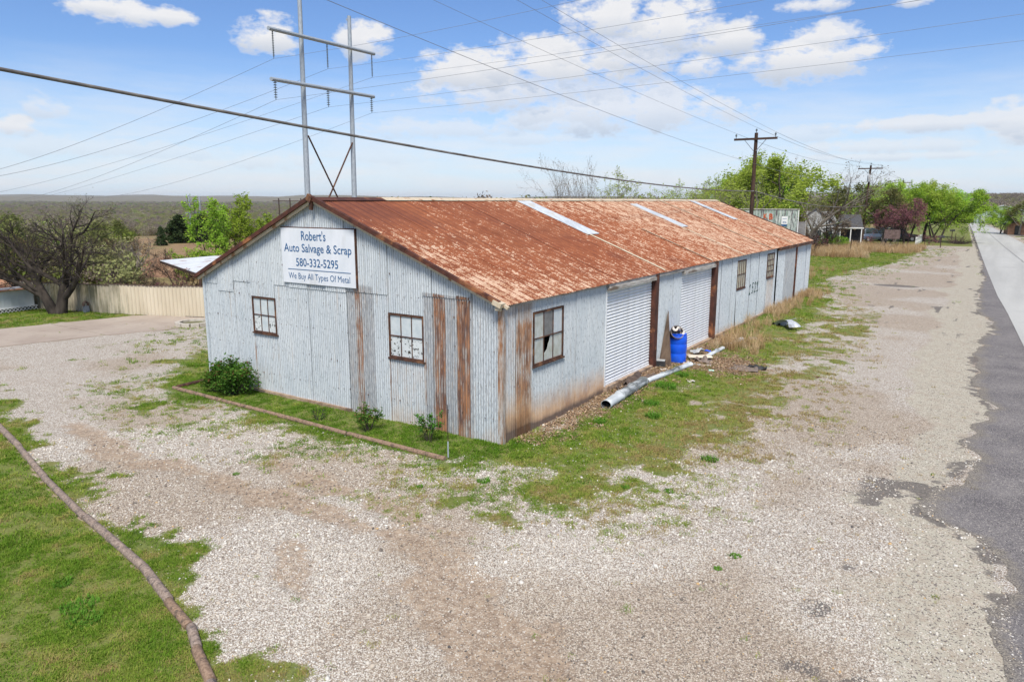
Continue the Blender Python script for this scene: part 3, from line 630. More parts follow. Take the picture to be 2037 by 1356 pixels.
def wear_g(s, z):
    x = s - W_            # s = x + W_
    r = .55 * band(x, -4.22, -3.98, .05) + .35 * band(x, -4.45, -3.6, .1) * .6
    r = r + .80 * band(x, -1.82, -1.50, .04) + .78 * band(x, -1.17, -.80, .04) + .22 * band(x, -1.9, -.75, .05) + .25 * band(x, -2.08, -1.95, .03)
    r = r * (.72 + .5 * vnoise(z * 1.1 + 3, x * 3, 12))
    r = r * (z < 3.1)
    cx = 1 - ss(-x, .02, .16); r = np.maximum(r, .95 * cx * ss(z, -.1, .4) * (1 - .55 * ss(z, 2.2, 2.9)))
    for sx, e in ((-3.13, .035), (-2.09, .05), (-7.1, .035), (-8.03, .03)):
        r = np.maximum(r, .72 * np.exp(-((x - sx) / e) ** 2) * (z < 1.6))
    r = np.maximum(r, .28 * band(x, -3.1, -2.1) * (z < 1.55)); r = np.maximum(r, .2 * band(x, -8, -7.15) * (z < 1.65))
    wv = .75 * band(x, -4.46, -3.6, .05) + .7 * band(x, -1.85, -.78, .04) + .5 * band(x, -2.08, -1.85, .04) + .2 * band(x, -2.1, 0) + .12
    wv = wv * (z < 3.1) + .1
    d = .30 * (1 - ss(z, -.1, .55)) * ss(x, -8.5, -4) + .12 * band(x, -.5, 0, .1) + .22 * band(x, -3.1, -2.1) * (z < 1.55)
    return np.stack([r, wv, d], 1)
def wear_r(s, z):
    y = s
    r = 1.15 * band(y, .52, 1.14, .04) * (.55 + .65 * vnoise(z * 1.8 + 1, y * .8, 31)) * (1 - .6 * ss(z, 2.3, 2.7)) + .2 * band(y, 0, .5)
    r = np.maximum(r, .8 * (1 - ss(y, .02, .10)) * (1 - .5 * ss(z, 2.3, 2.8)))
    r = np.maximum(r, .45 * np.exp(-((y - 2.53) / .04) ** 2) * (z < 1.5)); r = np.maximum(r, .5 * band(y, 21.0, 22.2, .1) * (z < 1.75))
    r = np.maximum(r, .42 * (y > 13.7) * (y < 22.5) * (1 - ss(z, .1, .8)))
    wv = .35 * band(y, .5, 1.15, .05) + .25 + .2 * band(y, 24, 26.2, .1)
    d = 1.25 * (1 - ss(z, -.1, 1.15)) * (y < 5) + .32 * band(y, 0, 1.2, .2) + .5 * (1 - ss(z, 0, .7)) * (y > 8) + .35 * band(y, 21.0, 22.2, .1) * (z < 1.75)
    d = d + .75 * (1 - ss(z, .0, .22)) * (y < 5)
    d = d + .18 * ss(z, 2.6, 3.0)
    return np.stack([r, wv, d], 1)
def wear_0(s, z): return np.stack([.1 + 0 * s, .3 + 0 * s, .35 * (1 - ss(z, 0, .7))], 1)
GO = dict(o3=(-W_, 0, 0), u=(1, 0, 0), n=(0, -1, 0), parent=shed)
RO = dict(o3=(0, 0, 0), u=(0, 1, 0), n=(1, 0, 0), parent=shed)
def gz(s): return roofz(s - W_) - .015
# gable wall: sheet columns (x ranges), lap heights, openings
cols = [(-10.073, -9.42, 2.9), (-9.42, -8.77, 2.72), (-8.77, -8.05, 3.02), (-8.05, -7.09, None), (-7.09, -6.45, 3.02), (-6.45, -5.8, 3.0), (-5.8, -5.14, 3.0), (-5.14, -4.45, 3.0),
        (-4.45, -3.8, 3.04), (-3.8, -3.14, 3.04), (-3.14, -2.08, None), (-2.08, -1.84, 3.1), (-1.84, -1.30, 3.1), (-1.30, -.78, 3.1), (-.78, -.0, None)]
for i, (a, b, lap) in enumerate(cols):
    s0, s1 = a + W_ - (.03 if i else 0), b + W_
    o_ = .020 * (i % 2); bot = -.08 - .02 * (i % 3) if a < -6 else -.06
    bot = .05 if a < -4.6 else -.05
    if i == 3 or i == 10:
        z0, z1 = (1.63, 2.61) if i == 3 else (1.53, 2.58)
        sheet('wall_sheet', s0=s0, s1=s1, zb=bot, zt=z0, rows=16, off_=.0, mt=MW, wear=wear_g, **GO)
        sheet('wall_sheet', s0=s0, s1=s1, zb=z1, zt=gz, rows=14, off_=.014, mt=MW, wear=wear_g, **GO)
    elif lap is None or lap > float(np.min(gz(np.array([s0, s1])))) - .05:
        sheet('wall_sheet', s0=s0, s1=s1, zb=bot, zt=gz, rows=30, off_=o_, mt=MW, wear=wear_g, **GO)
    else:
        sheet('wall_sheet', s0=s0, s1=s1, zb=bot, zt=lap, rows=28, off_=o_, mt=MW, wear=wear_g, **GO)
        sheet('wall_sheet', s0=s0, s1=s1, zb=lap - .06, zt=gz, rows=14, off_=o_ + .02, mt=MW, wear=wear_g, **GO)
# long wall along the road
rz_ = HE - .03
segs = []
y = 0.0
for b in (.52, 1.16): segs.append((y, b, 0, rz_)); y = b
segs += [(1.16, 2.56, 0, 1.47), (1.16, 2.56, 2.70, rz_), (2.56, 3.2, 0, rz_), (3.2, 3.85, 0, rz_), (3.85, 4.82, 0, rz_)]
segs += [(8.26, 8.95, .12, rz_), (8.95, 9.62, .12, rz_), (9.62, 10.33, .12, rz_)]
for q in np.arange(13.80, 16.3, .652): segs.append((q, min(q + .652, 16.41), .2, rz_))
segs += [(16.40, 17.64, 1.5, 1.66), (16.40, 17.64, 2.80, rz_), (17.64, 18.3, .2, rz_), (18.3, 18.95, .2, rz_), (18.95, 19.6, .2, rz_), (19.6, 20.3, .2, rz_), (20.3, 20.96, .2, rz_),
         (20.96, 22.18, .2, 1.72), (20.96, 22.18, 2.80, rz_), (22.18, 22.55, .2, rz_), (26.35, 27.2, .25, 2.86), (27.2, 28.1, .25, 2.86), (28.1, 29.0, .25, 2.86), (29.0, 29.85, .25, 2.86)]
for i, (a, b, z0, z1) in enumerate(segs):
    near = a < 5
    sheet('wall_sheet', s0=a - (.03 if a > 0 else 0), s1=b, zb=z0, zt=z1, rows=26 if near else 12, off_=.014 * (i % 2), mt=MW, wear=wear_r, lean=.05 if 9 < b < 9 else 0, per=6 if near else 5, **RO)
sheet('wall_sheet', s0=16.42, s1=17.62, zb=.02, zt=1.64, rows=10, off_=.03, mt=MW, wear=wear_0, lean=.03, **RO)
for a, b in ((22.6, 23.5), (23.5, 24.4), (24.4, 25.3), (25.3, 26.15)):   # sliding door leaves stand proud under their track
    sheet('door_sheet', s0=a, s1=b, zb=.18, zt=2.9, rows=10, off_=.07, mt=MW, wear=(lambda s, z: np.stack([.12 + 0 * s, .3 + .5 * (s > 24), .3 * (1 - ss(z, 0, .8))], 1)), **RO)
# rear walls, out of sight from the road
for a in np.arange(0, L_, 1.99): sheet('wall_sheet', (-W_, 0, 0), (0, 1, 0), (-1, 0, 0), a, min(a + 1.99, L_), 0, HE - .02, 2, .0, MW, wear_0, shed, per=4)
for a in np.arange(0, W_, 2.015): sheet('wall_sheet', (-W_, L_, 0), (1, 0, 0), (0, 1, 0), a, min(a + 2.015, W_), 0, gz, 3, .0, MW, wear_0, shed, per=4)
nb_ = MB(); nq = random.Random(3)
for zr in (.55, 1.25, 1.98, 2.62, 2.98, 3.5, 4.1):
    for xi in np.arange(-9.95, -.15, PITC * 3):
        if nq.random() < .35 or zr > float(roofz(xi)) - .12 or (zr > 1.5 and zr < 2.65 and (-8.1 < xi < -7.05 or -3.2 < xi < -2.05)) or (-6.7 < xi < -4.05 and zr > 3.0): continue
        nb_.box((xi + nq.uniform(-.02, .02), -.028, zr + nq.uniform(-.03, .03)), (.013, .016, .013 if nq.random() < .85 else .04))
nb_ = nb_.build('nail_heads', M_RUST, shed); nb_['kind'] = 'stuff'
# corner flashings
cf = MB(); cf.box((-.035, -.022, 1.43), (.11, .012, 2.95)); cf.box((.022, .035, 1.43), (.012, .11, 2.95))
def wear_box(o, rgb):
    me = o.data; a = me.color_attributes.new('wear', 'FLOAT_COLOR', 'POINT'); a.data.foreach_set('color', np.tile([*rgb, 1], len(me.vertices)).astype(np.float32)); return o
wear_box(cf.build('corner_flashing', MW, shed), (.92, .5, .35))
wear_box(MB().box((-W_ - .02, -.02, 1.5), (.08, .05, 2.95)).build('corner_flashing', MW, shed), (.1, .2, .1))
wear_box(MB().box((.03, L_ - .03, 1.52), (.05, .12, 2.7)).build('corner_flashing', MW, shed), (.1, .1, .1))
# footing and sills
MB().box((-W_ / 2 - 2.2, -.045, -.02), (5.6, .07, .2)).build('footing', M_CONC, shed)
MB().box((.03, 6.52, .11), (.14, 3.45, .24)).build('footing', M_CONC, shed)
MB().box((.03, 11.9, .10), (.16, 3.2, .22)).build('footing', M_CONC, shed)
MB().box((.02, 18.2, .06), (.12, 8.7, .3)).build('footing', M_CONC, shed)
MB().box((.05, 26.3, .07), (.25, 7.1, .3)).build('footing', M_CONC, shed)
# near-black box stands in for interior shade behind the openings
MB().box((-W_ / 2, L_ / 2, 2.2 * .5), (W_ - .7, L_ - .7, 2.2)).build('interior_dark_fill', M_DARK, shed)

# roof sheets
def roofsheet(side, y0, y1, t0, t1, lift, rows, mt=None, wear=None, name='roof_sheet', per=6):
    """t runs from ridge (0) to eave (1)"""
    ns = max(2, int(round((y1 - y0) / PITC * per))); s = np.linspace(y0, y1, ns + 1); t = np.linspace(t0, t1, rows + 1)
    S_, T_ = np.meshgrid(s, t); run = (AX + .13) if side > 0 else (W_ - AX + .2)
    sl_ = SR if side > 0 else SLF
    X_ = -AX + side * run * T_; Z_ = HR - sl_ * run * T_ + .02
    wv = np.cos(2 * pi * S_ / PITC); nrm = Vector((side * sl_, 0, 1)).normalized()
    dp = AMP * wv + lift + .010 * (vnoise(S_ * .8, T_ * 6, 9) - .5) + .012 * np.where(T_ > .97, vnoise(S_ * 3.1, T_ * 0, 8) - .5, 0)
    V = np.stack([X_ + nrm.x * dp, S_, Z_ + nrm.z * dp], -1)
    idx = np.arange(V.shape[0] * V.shape[1]).reshape(V.shape[:2]); Fs = np.stack([idx[:-1, :-1].ravel(), idx[:-1, 1:].ravel(), idx[1:, 1:].ravel(), idx[1:, :-1].ravel()], 1)
    if side > 0: Fs = Fs[:, ::-1]
    y, tt = S_.ravel(), T_.ravel()
    pale = .28 + .34 * fbm(y, tt * 5.5, .5, 3, 70)
    pale = pale + .26 * (1 - ss(y, .2, 1.9)) * ss(tt, .12, .5) + .16 * ss(tt, .7, 1) * (1 - ss(y, 2, 7)) + .24 * ss(y, 7, 17) + .10 * (1 - ss(tt, .0, .3)) * ss(y, 3, 6)
    pale = pale - .45 * (1 - ss(y + tt * 1.5, 2.0, 3.6)) * (1 - ss(tt, .1, .42)) - .22 * np.exp(-((y - 5.2 - tt * 3.) / 1.6) ** 2) * (1 - ss(tt, .6, 1.0))
    dk = .9 * (1 - ss(y, 1.2, 3.2)) * (1 - ss(tt, .12, .45)) + .3 * np.exp(-((y - 5 - tt * 2) / 2.) ** 2) * (1 - ss(tt, .4, .8)) + .55 * ss(np.cos(2 * pi * y / (PITC * 4)), .45, .95) * (.5 + .8 * vnoise(y * 2.1, tt * 3, 44))
    pale = pale - .3 * ss(np.cos(2 * pi * y / (PITC * 4)), .5, .95)
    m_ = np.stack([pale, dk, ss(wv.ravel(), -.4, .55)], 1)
    return mesh(name, V.reshape(-1, 3), Fs, mt or MRF, shed, True, {'wear': m_ if wear is None else np.tile(wear, (len(m_), 1))})
y = -.16; i = 0
sky_y = {8: (8.55, 9.35, .0, .52), 17: (16.95, 17.65, .09, .52), 25: (25.2, 25.9, .02, .46)}
while y < L_ + .1:
    y1 = min(y + .62, L_ + .16); lap = .50 + .0 * i; up_ = .007 * (i % 2)
    rw = 22 if y < 9 else 12
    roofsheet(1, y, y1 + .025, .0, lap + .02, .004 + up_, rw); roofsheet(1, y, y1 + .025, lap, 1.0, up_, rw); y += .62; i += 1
for yy0, yy1, ta, tb in sky_y.values():
    roofsheet(1, yy0, yy1, ta, tb, .034, 6, mt=M_SKYL, name='skylight_panel')
for yy0, t0 in ((8.7, .52), (16.9, .52), (25.6, .46), (21.2, .0), (13.0, .5)):   # pale lap strips running on below the skylights
    s_ = roofsheet(1, yy0, yy0 + .07, t0, .995, .03, 6, mt=M_TRIMC, name='lap_strip')
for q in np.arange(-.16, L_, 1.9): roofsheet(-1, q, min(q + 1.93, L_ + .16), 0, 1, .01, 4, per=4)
# ridge capping: dark at the near end, pale beyond
q = -.2; i = 0
while q < L_ + .15:
    e = min(q + 2.45, L_ + .18)
    zt = HR + .065 + .006 * (i % 2)
    MB().add([(-AX - .2, q, zt - .2 * SLF), (-AX, q, zt), (-AX + .2, q, zt - .2 * SR), (-AX - .2, e, zt - .2 * SLF), (-AX, e, zt), (-AX + .2, e, zt - .2 * SR),
              (-AX - .2, q, zt - .2 * SLF - .01), (-AX, q, zt - .012), (-AX + .2, q, zt - .2 * SR - .01), (-AX - .2, e, zt - .2 * SLF - .01), (-AX, e, zt - .012), (-AX + .2, e, zt - .2 * SR - .01)],
             [(0, 3, 4, 1), (1, 4, 5, 2), (6, 7, 10, 9), (7, 8, 11, 10), (2, 5, 11, 8), (0, 6, 9, 3), (0, 1, 7, 6), (1, 2, 8, 7), (3, 9, 10, 4), (4, 10, 11, 5)]).build('ridge_cap', M_TRIMD if i == 0 else M_TRIMC, shed)
    q = e - .03; i += 1
# rake flashings on the gable
def rake(x0, x1, yy, dz, wd, ht, mt, name):
    z0, z1 = float(roofz(x0)) + dz, float(roofz(x1)) + dz
    return MB().bar((x0, yy, z0), (x1, yy, z1), wd, ht).build(name, mt, shed)
rake(.05, -AX * .47, -.175, .055, .085, .085, M_TRIMD, 'rake_flashing'); rake(-AX * .45, -AX + .05, -.18, .062, .09, .10, M_TRIMD, 'rake_flashing')
rake(.02, -AX * .47, -.135, -.012, .05, .10, M_TRIMC, 'rake_board'); rake(-AX * .45, -AX + .08, -.135, -.012, .05, .10, M_TRIMC, 'rake_board')
rake(-W_ - .15, -AX - .05, -.18, .06, .09, .095, M_TRIMD, 'rake_flashing'); rake(-W_ - .1, -AX - .08, -.135, -.012, .05, .10, M_TRIMC, 'rake_board')
ap = MB(); ap.box((-AX, -.2, HR + .03), (.17, .1, .15), mat=Matrix.Rotation(.6, 3, 'Y')); ap.box((-AX + .01, -.17, HR - .13), (.07, .06, .22), mat=Matrix.Rotation(.15, 3, 'Y'), tap=1.4); ap.build('ridge_end_cap', M_RUST, shed)
ec = MB(); ec.box((.02, -.16, HE + .02), (.22, .16, .10), mat=Matrix.Rotation(.35, 3, 'Y')); ec.box((.0, -.13, HE - .06), (.1, .1, .14), mat=Matrix.Rotation(-.3, 3, 'X')); ec.box((.14, -.09, HE - .03), (.17, .06, .06), mat=Matrix.Rotation(.5, 3, 'Y')); ec.build('eave_return', M_TRIMC, shed)
rake(.03, -W_ * .5, L_ + .17, .04, .06, .08, M_TRIMD, 'rake_flashing')
MB().box((.02, 2.4, HE - .055), (.05, 4.8, .07)).build('eave_strip', M_BOARD, shed)
MB().box((.05, 9.3, 2.95), (.10, 9.0, .12), mat=None).build('door_header', M_BOARD, shed)
MB().box((.09, 6.35, 2.86), (.10, 3.1, .09)).build('door_header', M_BOARD, shed); MB().box((.09, 11.85, 2.84), (.10, 3.1, .09)).build('door_header', M_BOARD, shed)
MB().box((.13, 26.2, 2.93), (.10, 7.3, .14)).build('door_track', M_RUST, shed)

# roll-up doors
SLAT = None
def rollup(y0, y1, z0, z1, xo, label):
    global SLAT
    d = tag(bpy.data.objects.new('rollup_door', None), label); COL.objects.link(d); d.parent = shed; d.location = (xo, y0, z0); d.empty_display_size = .1
    p = .087; n = int((z1 - z0) / p)
    if SLAT is None:
        prof = [(-.010, 0), (.004, .005), (.020, .018), (.027, .040), (.024, .062), (.008, .080), (-.010, .087)]
        w_ = y1 - y0; V = [(u, e, v) for e in (0, w_) for u, v in prof]; m_ = len(prof)
        o = mesh('slat', V, [(i, m_ + i, m_ + i + 1, i + 1) for i in range(m_ - 1)], M_SLAT, d, True); SLAT = o.data; first = o
    for i in range(n + 1):
        if i == 0 and SLAT.users == 1: first.location = (0, 0, 0); continue
        o = bpy.data.objects.new('slat', SLAT); COL.objects.link(o); o.parent = d; o.location = (0, 0, i * p)
    MB().box((.015, (y1 - y0) / 2, -.03), (.05, y1 - y0, .07)).build('bottom_bar', M_SLAT, d)
    return d
rollup(4.86, 7.92, .27, 2.82, -.05, 'first roll-up door from the corner'); rollup(10.35, 13.41, .25, 2.82, -.05, 'second roll-up door beside the barrel')
MB().box((.03, 8.06, 1.5), (.16, .24, 2.95)).build('door_jamb', M_TRIMD, shed); MB().box((.03, 13.6, 1.5), (.16, .30, 2.9)).build('door_jamb', M_TRIMD, shed)
MB().box((.0, 4.83, 1.5), (.05, .05, 2.75)).build('door_jamb', M_SLAT, shed); MB().box((.09, 26.24, 1.5), (.10, .13, 2.75)).build('door_jamb', M_TRIMD, shed)

# windows
def window(o3, u, n, s0, s1, z0, z1, nc, nr, panes, fr=.045, label=None):
    wd = tag(bpy.data.objects.new('window', None), label); COL.objects.link(wd); wd.parent = shed; wd.empty_display_size = .1
    u = Vector(u); n = Vector(n); o3 = Vector(o3)
    def P(s, z, d): return o3 + u * s + n * d + Vector((0, 0, z))
    def bx(sa, sb, za, zb, d0, d1):
        b = MB(); c = P((sa + sb) / 2, (za + zb) / 2, (d0 + d1) / 2); sz = u * (sb - sa) + n * (d1 - d0)
        return b.box(c, (abs(sz.x), abs(sz.y), zb - za))
    f = MB()
    for a in (bx(s0, s0 + fr, z0, z1, -.03, .03), bx(s1 - fr, s1, z0, z1, -.03, .03), bx(s0 + fr, s1 - fr, z1 - fr, z1, -.03, .028), bx(s0 + fr, s1 - fr, z0, z0 + fr, -.03, .034)): f.add(a.v, a.f)
    f.build('frame', M_RUST, wd)
    bx(s0 - .02, s1 + .03, z0 - .035, z0, -.01, .055).build('sill', M_RUST, wd)
    cw = (s1 - s0 - 2 * fr) / nc; rh = (z1 - z0 - 2 * fr) / nr
    for i in range(1, nc): bx(s0 + fr + cw * i - .010, s0 + fr + cw * i + .010, z0 + fr, z1 - fr, -.02, .018).build('glazing_bar', M_RUST, wd)
    for j in range(1, nr): bx(s0 + fr, s1 - fr, z0 + fr + rh * j - .012, z0 + fr + rh * j + .012, -.02, .022).build('glazing_bar', M_RUST, wd)
    for j in range(nr):
        for i in range(nc):
            m_ = panes[j % len(panes)][i % len(panes[0])]
            if m_ is None: continue
            sa, za = s0 + fr + cw * i, z0 + fr + rh * j
            if m_ == 'broken':      # a jagged hole along the upper left of the pane
                pts = [(.0, .0), (1, 0), (1, 1), (.72, 1), (.66, .78), (.5, .62), (.42, .45), (.25, .36), (.12, .30), (.0, .34)]
                pl = [P(sa + cw * a, za + rh * b, .003) for a, b in pts]; pb = [P(sa + cw * a, za + rh * b, -.003) for a, b in pts]; q_ = len(pts)
                MB().add(pl + pb, [tuple(range(q_)), tuple(range(2 * q_ - 1, q_ - 1, -1))] + [(a, (a + 1) % q_, q_ + (a + 1) % q_, q_ + a) for a in range(q_)]).build('pane', M_PG, wd)
            else:
                bx(sa, sa + cw, za, za + rh, -.003, .003).build('pane', m_, wd)
    return wd
window((-W_, 0, 0), (1, 0, 0), (0, -1, 0), 2.04, 2.99, 1.64, 2.60, 3, 2, [[M_PT, M_PW, M_PT], [M_PW, M_PW, M_PW]], label='six-pane window on the gable, half hidden behind the sign side')
window((-W_, 0, 0), (1, 0, 0), (0, -1, 0), 6.93, 7.98, 1.54, 2.57, 3, 2, [[M_PT, M_PT, M_PT], [M_PW, M_PW, M_PW]], label='six-pane gable window with peeling painted lower panes')
window((0, 0, 0), (0, 1, 0), (1, 0, 0), 1.19, 2.54, 1.48, 2.69, 3, 2, [[M_PG, 'broken', M_PG], [M_PG, M_PD, M_PW]], label='window with a broken middle pane near the corner')
window((0, 0, 0), (0, 1, 0), (1, 0, 0), 16.42, 17.62, 1.66, 2.79, 4, 2, [[M_PY] * 4, [M_PY] * 4], .04)
window((0, 0, 0), (0, 1, 0), (1, 0, 0), 20.98, 22.16, 1.72, 2.79, 4, 4, [[M_PY] * 4] * 4, .04)

# business sign on the gable: a thing of its own, hung on the wall
sign = tag(empty('business_sign', (-5.37, -.06, 3.75)), 'white board sign with blue lettering hung high on the gable', 'sign')
SW, SH = 2.56, 1.36
MB().box((0, 0, 0), (SW, .03, SH)).build('board', M_SIGN, sign)
MB().box((0, .02, SH / 2 + .012), (SW + .03, .06, .024)).build('trim', M_RUST, sign); MB().box((SW / 2 + .012, .02, 0), (.024, .06, SH)).build('trim', M_RUST, sign)
def text(s, name, mt, parent, wid, hei, cx, cz, yy, rotz=0, bold=.010, axis=None):
    cu = bpy.data.curves.new(name, 'FONT'); cu.body = s; cu.align_x = 'CENTER'; cu.align_y = 'CENTER'; cu.size = 1; cu.offset = bold; cu.extrude = .0; cu.resolution_u = 3
    t = bpy.data.objects.new(name, cu); COL.objects.link(t); dg = bpy.context.evaluated_depsgraph_get(); dg.update()
    me = bpy.data.meshes.new_from_object(t.evaluated_get(dg)); bpy.data.objects.remove(t)
    c = np.empty(len(me.vertices) * 3, np.float32); me.vertices.foreach_get('co', c); c = c.reshape(-1, 3)
    lo, hi_ = c.min(0), c.max(0); c = (c - (lo + hi_) / 2) / np.maximum(hi_ - lo, 1e-6); c[:, 0] *= wid; c[:, 1] *= hei; c[:, 2] = 0
    V = np.stack([c[:, 0] + cx, np.full(len(c), yy), c[:, 1] + cz], 1)
    if axis is not None: V = axis(c[:, 0], c[:, 1])
    me.vertices.foreach_set('co', V.astype(np.float32).ravel()); me.materials.clear(); me.materials.append(mt); me.update()
    return link(bpy.data.objects.new(name, me), parent)
yb = -.019
text("Robert's", 'lettering', M_BLUE, sign, .86, .235, -.10, .50, yb)
text("Auto Salvage & Scrap", 'lettering', M_BLUE, sign, 2.36, .27, .0, .165, yb)
text("580-332-5295", 'lettering', M_BLUE, sign, 1.48, .205, -.02, -.155, yb)
text("We Buy All Types Of Metal", 'lettering', M_BLUE, sign, 2.16, .20, .02, -.52, yb, bold=.0)
MB().box((.03, yb - .001, -.335), (2.2, .004, .014)).build('ruled_line', M_BLUE, sign)
# hand painted house number, brushed over the corrugations
def stroke_num():
    D = {'1': [[(.15, .75), (.5, 1), (.38, 0)], [(.05, 0), (.8, .02)]], '5': [[(.9, 1), (.3, 1), (.2, .58), (.6, .62), (.78, .35), (.5, .03), (.05, .06)]],
         '2': [[(.15, .78), (.45, 1), (.85, .85), (.7, .5), (.05, 0), (.8, .04)]]}
    V = []; Fc = []
    for i, ch in enumerate('1521'):
        for pl in D[ch]:
            pts = []
            for a, b in zip(pl[:-1], pl[1:]):
                for t in np.linspace(0, 1, 14)[:-1]: pts.append((a[0] + (b[0] - a[0]) * t, a[1] + (b[1] - a[1]) * t))
            pts.append(pl[-1]); base = len(V)
            for j, (a, b) in enumerate(pts):
                s = 18.22 + i * .39 + a * .29 + b * .03; z = 1.27 + i * .015 + b * .42
                q0 = pts[min(j + 1, len(pts) - 1)]; q1 = pts[max(j - 1, 0)]; dx, dz_ = (q0[0] - q1[0]) * .29, (q0[1] - q1[1]) * .42; l = math.hypot(dx, dz_) + 1e-6
                hw = .018
                for sg in (-1, 1):
                    ss_, z_ = s + sg * hw * dz_ / l, z - sg * hw * dx / l
                    V.append((AMP * math.cos(2 * pi * ss_ / PITC) + .030, ss_, z_))
            for j in range(len(pts) - 1): Fc.append((base + 2 * j, base + 2 * j + 1, base + 2 * j + 3, base + 2 * j + 2))
    return V, Fc
tagn = mesh('painted_number', *stroke_num(), M_GRN, shed)

# ---------------------------------------------------------------- trees
M_BARK = nmat('tree_bark', (.022, .017, .014), (.07, .056, .045), 6, .95, .2, (1, 1, .3))
M_BARKG = nmat('pale_bark', (.12, .10, .085), (.26, .225, .19), 5, .95, 0, c3=(.13, .15, .07))
M_TWIG = nmat('twigs', (.10, .078, .06), (.21, .17, .135), 3, .95, 0)
M_LGRN = leafmat('spring_leaves', (.34, .48, .06), (.46, .60, .10), (.56, .64, .20), .5)
M_LBRT = leafmat('bright_leaves', (.26, .45, .04), (.40, .58, .07), (.50, .62, .14), .5)
M_LOLV = leafmat('olive_leaves', (.14, .16, .05), (.23, .25, .08), (.30, .29, .12), .4)
M_LRED = leafmat('redbud_blossom', (.22, .085, .11), (.33, .15, .17), (.24, .13, .10), .3)
M_LBRN = leafmat('brown_buds', (.13, .085, .05), (.20, .13, .08), (.26, .19, .12), .3)
M_LCED = leafmat('cedar_needles', (.03, .055, .022), (.055, .09, .032), (.09, .11, .05), .15)
M_LBSH = leafmat('bush_leaves', (.05, .13, .02), (.10, .22, .035), (.16, .29, .055), .3)
M_LTIP = leafmat('reddish_leaf_tips', (.16, .07, .035), (.22, .10, .05), (.13, .14, .04), .3)

class TB:
    """branches as tapering tubes, leaves as small quads"""
    def __init__(s, seed): s.q = np.random.default_rng(seed); s.V = []; s.F = []; s.nv = 0; s.tips = []
    def tube(s, P, R, n):
        P = np.array(P); m = len(P); d = np.gradient(P, axis=0); d /= np.linalg.norm(d, axis=1)[:, None] + 1e-9
        a = np.cross(d, [.31, .17, .93]); a /= np.linalg.norm(a, axis=1)[:, None] + 1e-9; b = np.cross(d, a)
        t = np.arange(n) * 2 * pi / n; ring = P[:, None] + (a[:, None] * np.cos(t)[None, :, None] + b[:, None] * np.sin(t)[None, :, None]) * np.array(R)[:, None, None]
        s.V.append(ring.reshape(-1, 3)); i = np.arange(m * n).reshape(m, n) + s.nv; j = np.roll(i, -1, 1)
        s.F.append(np.stack([i[:-1].ravel(), j[:-1].ravel(), j[1:].ravel(), i[1:].ravel()], 1)); s.nv += m * n
    def grow(s, p, d, L, r, lvl, spec):
        q = s.q; m = spec['seg'][lvl]; P = [np.array(p, float)]; d = np.array(d, float); d /= np.linalg.norm(d); R = [r]
        for i in range(m):
            d = d + q.normal(0, spec['wig'][lvl], 3) + np.array([0, 0, spec['up'][lvl]]); d /= np.linalg.norm(d)
            P.append(P[-1] + d * L / m); R.append(r * (1 - (i + 1) / m * (.75 if lvl < len(spec['n']) else .8)))
        s.tube(P, R, 7 if lvl == 0 else (5 if lvl == 1 else (4 if lvl == 2 else 3)))
        if lvl >= len(spec['n']) - 1: s.tips.append(np.array(P))
        if lvl >= len(spec['n']): return
        k_ = spec['n'][lvl]; P = np.array(P)
        for c in range(k_):
            t = spec['from'][lvl] + (1 - spec['from'][lvl]) * (c + q.random()) / k_; f = t * m; i = min(int(f), m - 1)
            pp = P[i] + (P[i + 1] - P[i]) * (f - i); dd = P[i + 1] - P[i]; dd /= np.linalg.norm(dd)
            a = q.random() * 2 * pi; o1 = np.cross(dd, [.3, .5, .8]); o1 /= np.linalg.norm(o1); o2 = np.cross(dd, o1)
            sp_ = radians(spec['ang'][lvl]) * (.65 + .7 * q.random())
            nd = dd * cos(sp_) + (o1 * cos(a) + o2 * sin(a)) * sin(sp_)
            s.grow(pp, nd, L * spec['len'][lvl] * (1.15 - .55 * t) * (.75 + .5 * q.random()), max(r * (1 - t * .6) * spec['rad'][lvl], spec.get('rmin', .006)), lvl + 1, spec)
    def leaves(s, n, size, spread, keep=None):
        q = s.q; T = s.tips; ln = np.array([len(t) for t in T]); w_ = np.array([.4 + q.random() ** 1.5 * 1.6 for _ in T]); w_ /= w_.sum()
        c = q.choice(len(T), n, p=w_); C = np.array([T[i][0] + (T[i][-1] - T[i][0]) * 1 for i in range(len(T))])
        t = q.random(n) ** .7; A = np.array([T[i][0] for i in range(len(T))]); pts = A[c] + (C[c] - A[c]) * t[:, None] + q.normal(0, spread, (n, 3))
        return leafquads(pts, size, q)
def leafquads(pts, size, q, flat=.5):
    n = len(pts); a = q.normal(0, 1, (n, 3)); a[:, 2] *= flat; a /= np.linalg.norm(a, axis=1)[:, None]; b = np.cross(a, q.normal(0, 1, (n, 3))); b /= np.linalg.norm(b, axis=1)[:, None]
    sz = size * (.6 + .8 * q.random(n))[:, None]; a = a * sz; b = b * sz * .55
    V = np.stack([pts - a, pts - b * .9, pts + a, pts + b], 1).reshape(-1, 3); return V, np.arange(4 * n).reshape(n, 4)
def bare_spec(**k):
    d = dict(n=[6, 5, 4, 3], seg=[6, 5, 4, 3, 2], wig=[.08, .12, .14, .16, .18], up=[.03, .05, .04, .02, .0], **{'from': [.3, .25, .25, .2]}, len=[.62, .6, .55, .55], rad=[.55, .5, .5, .5], ang=[42, 42, 40, 42], rmin=.007)
    d.update(k); return d
TREES = {}
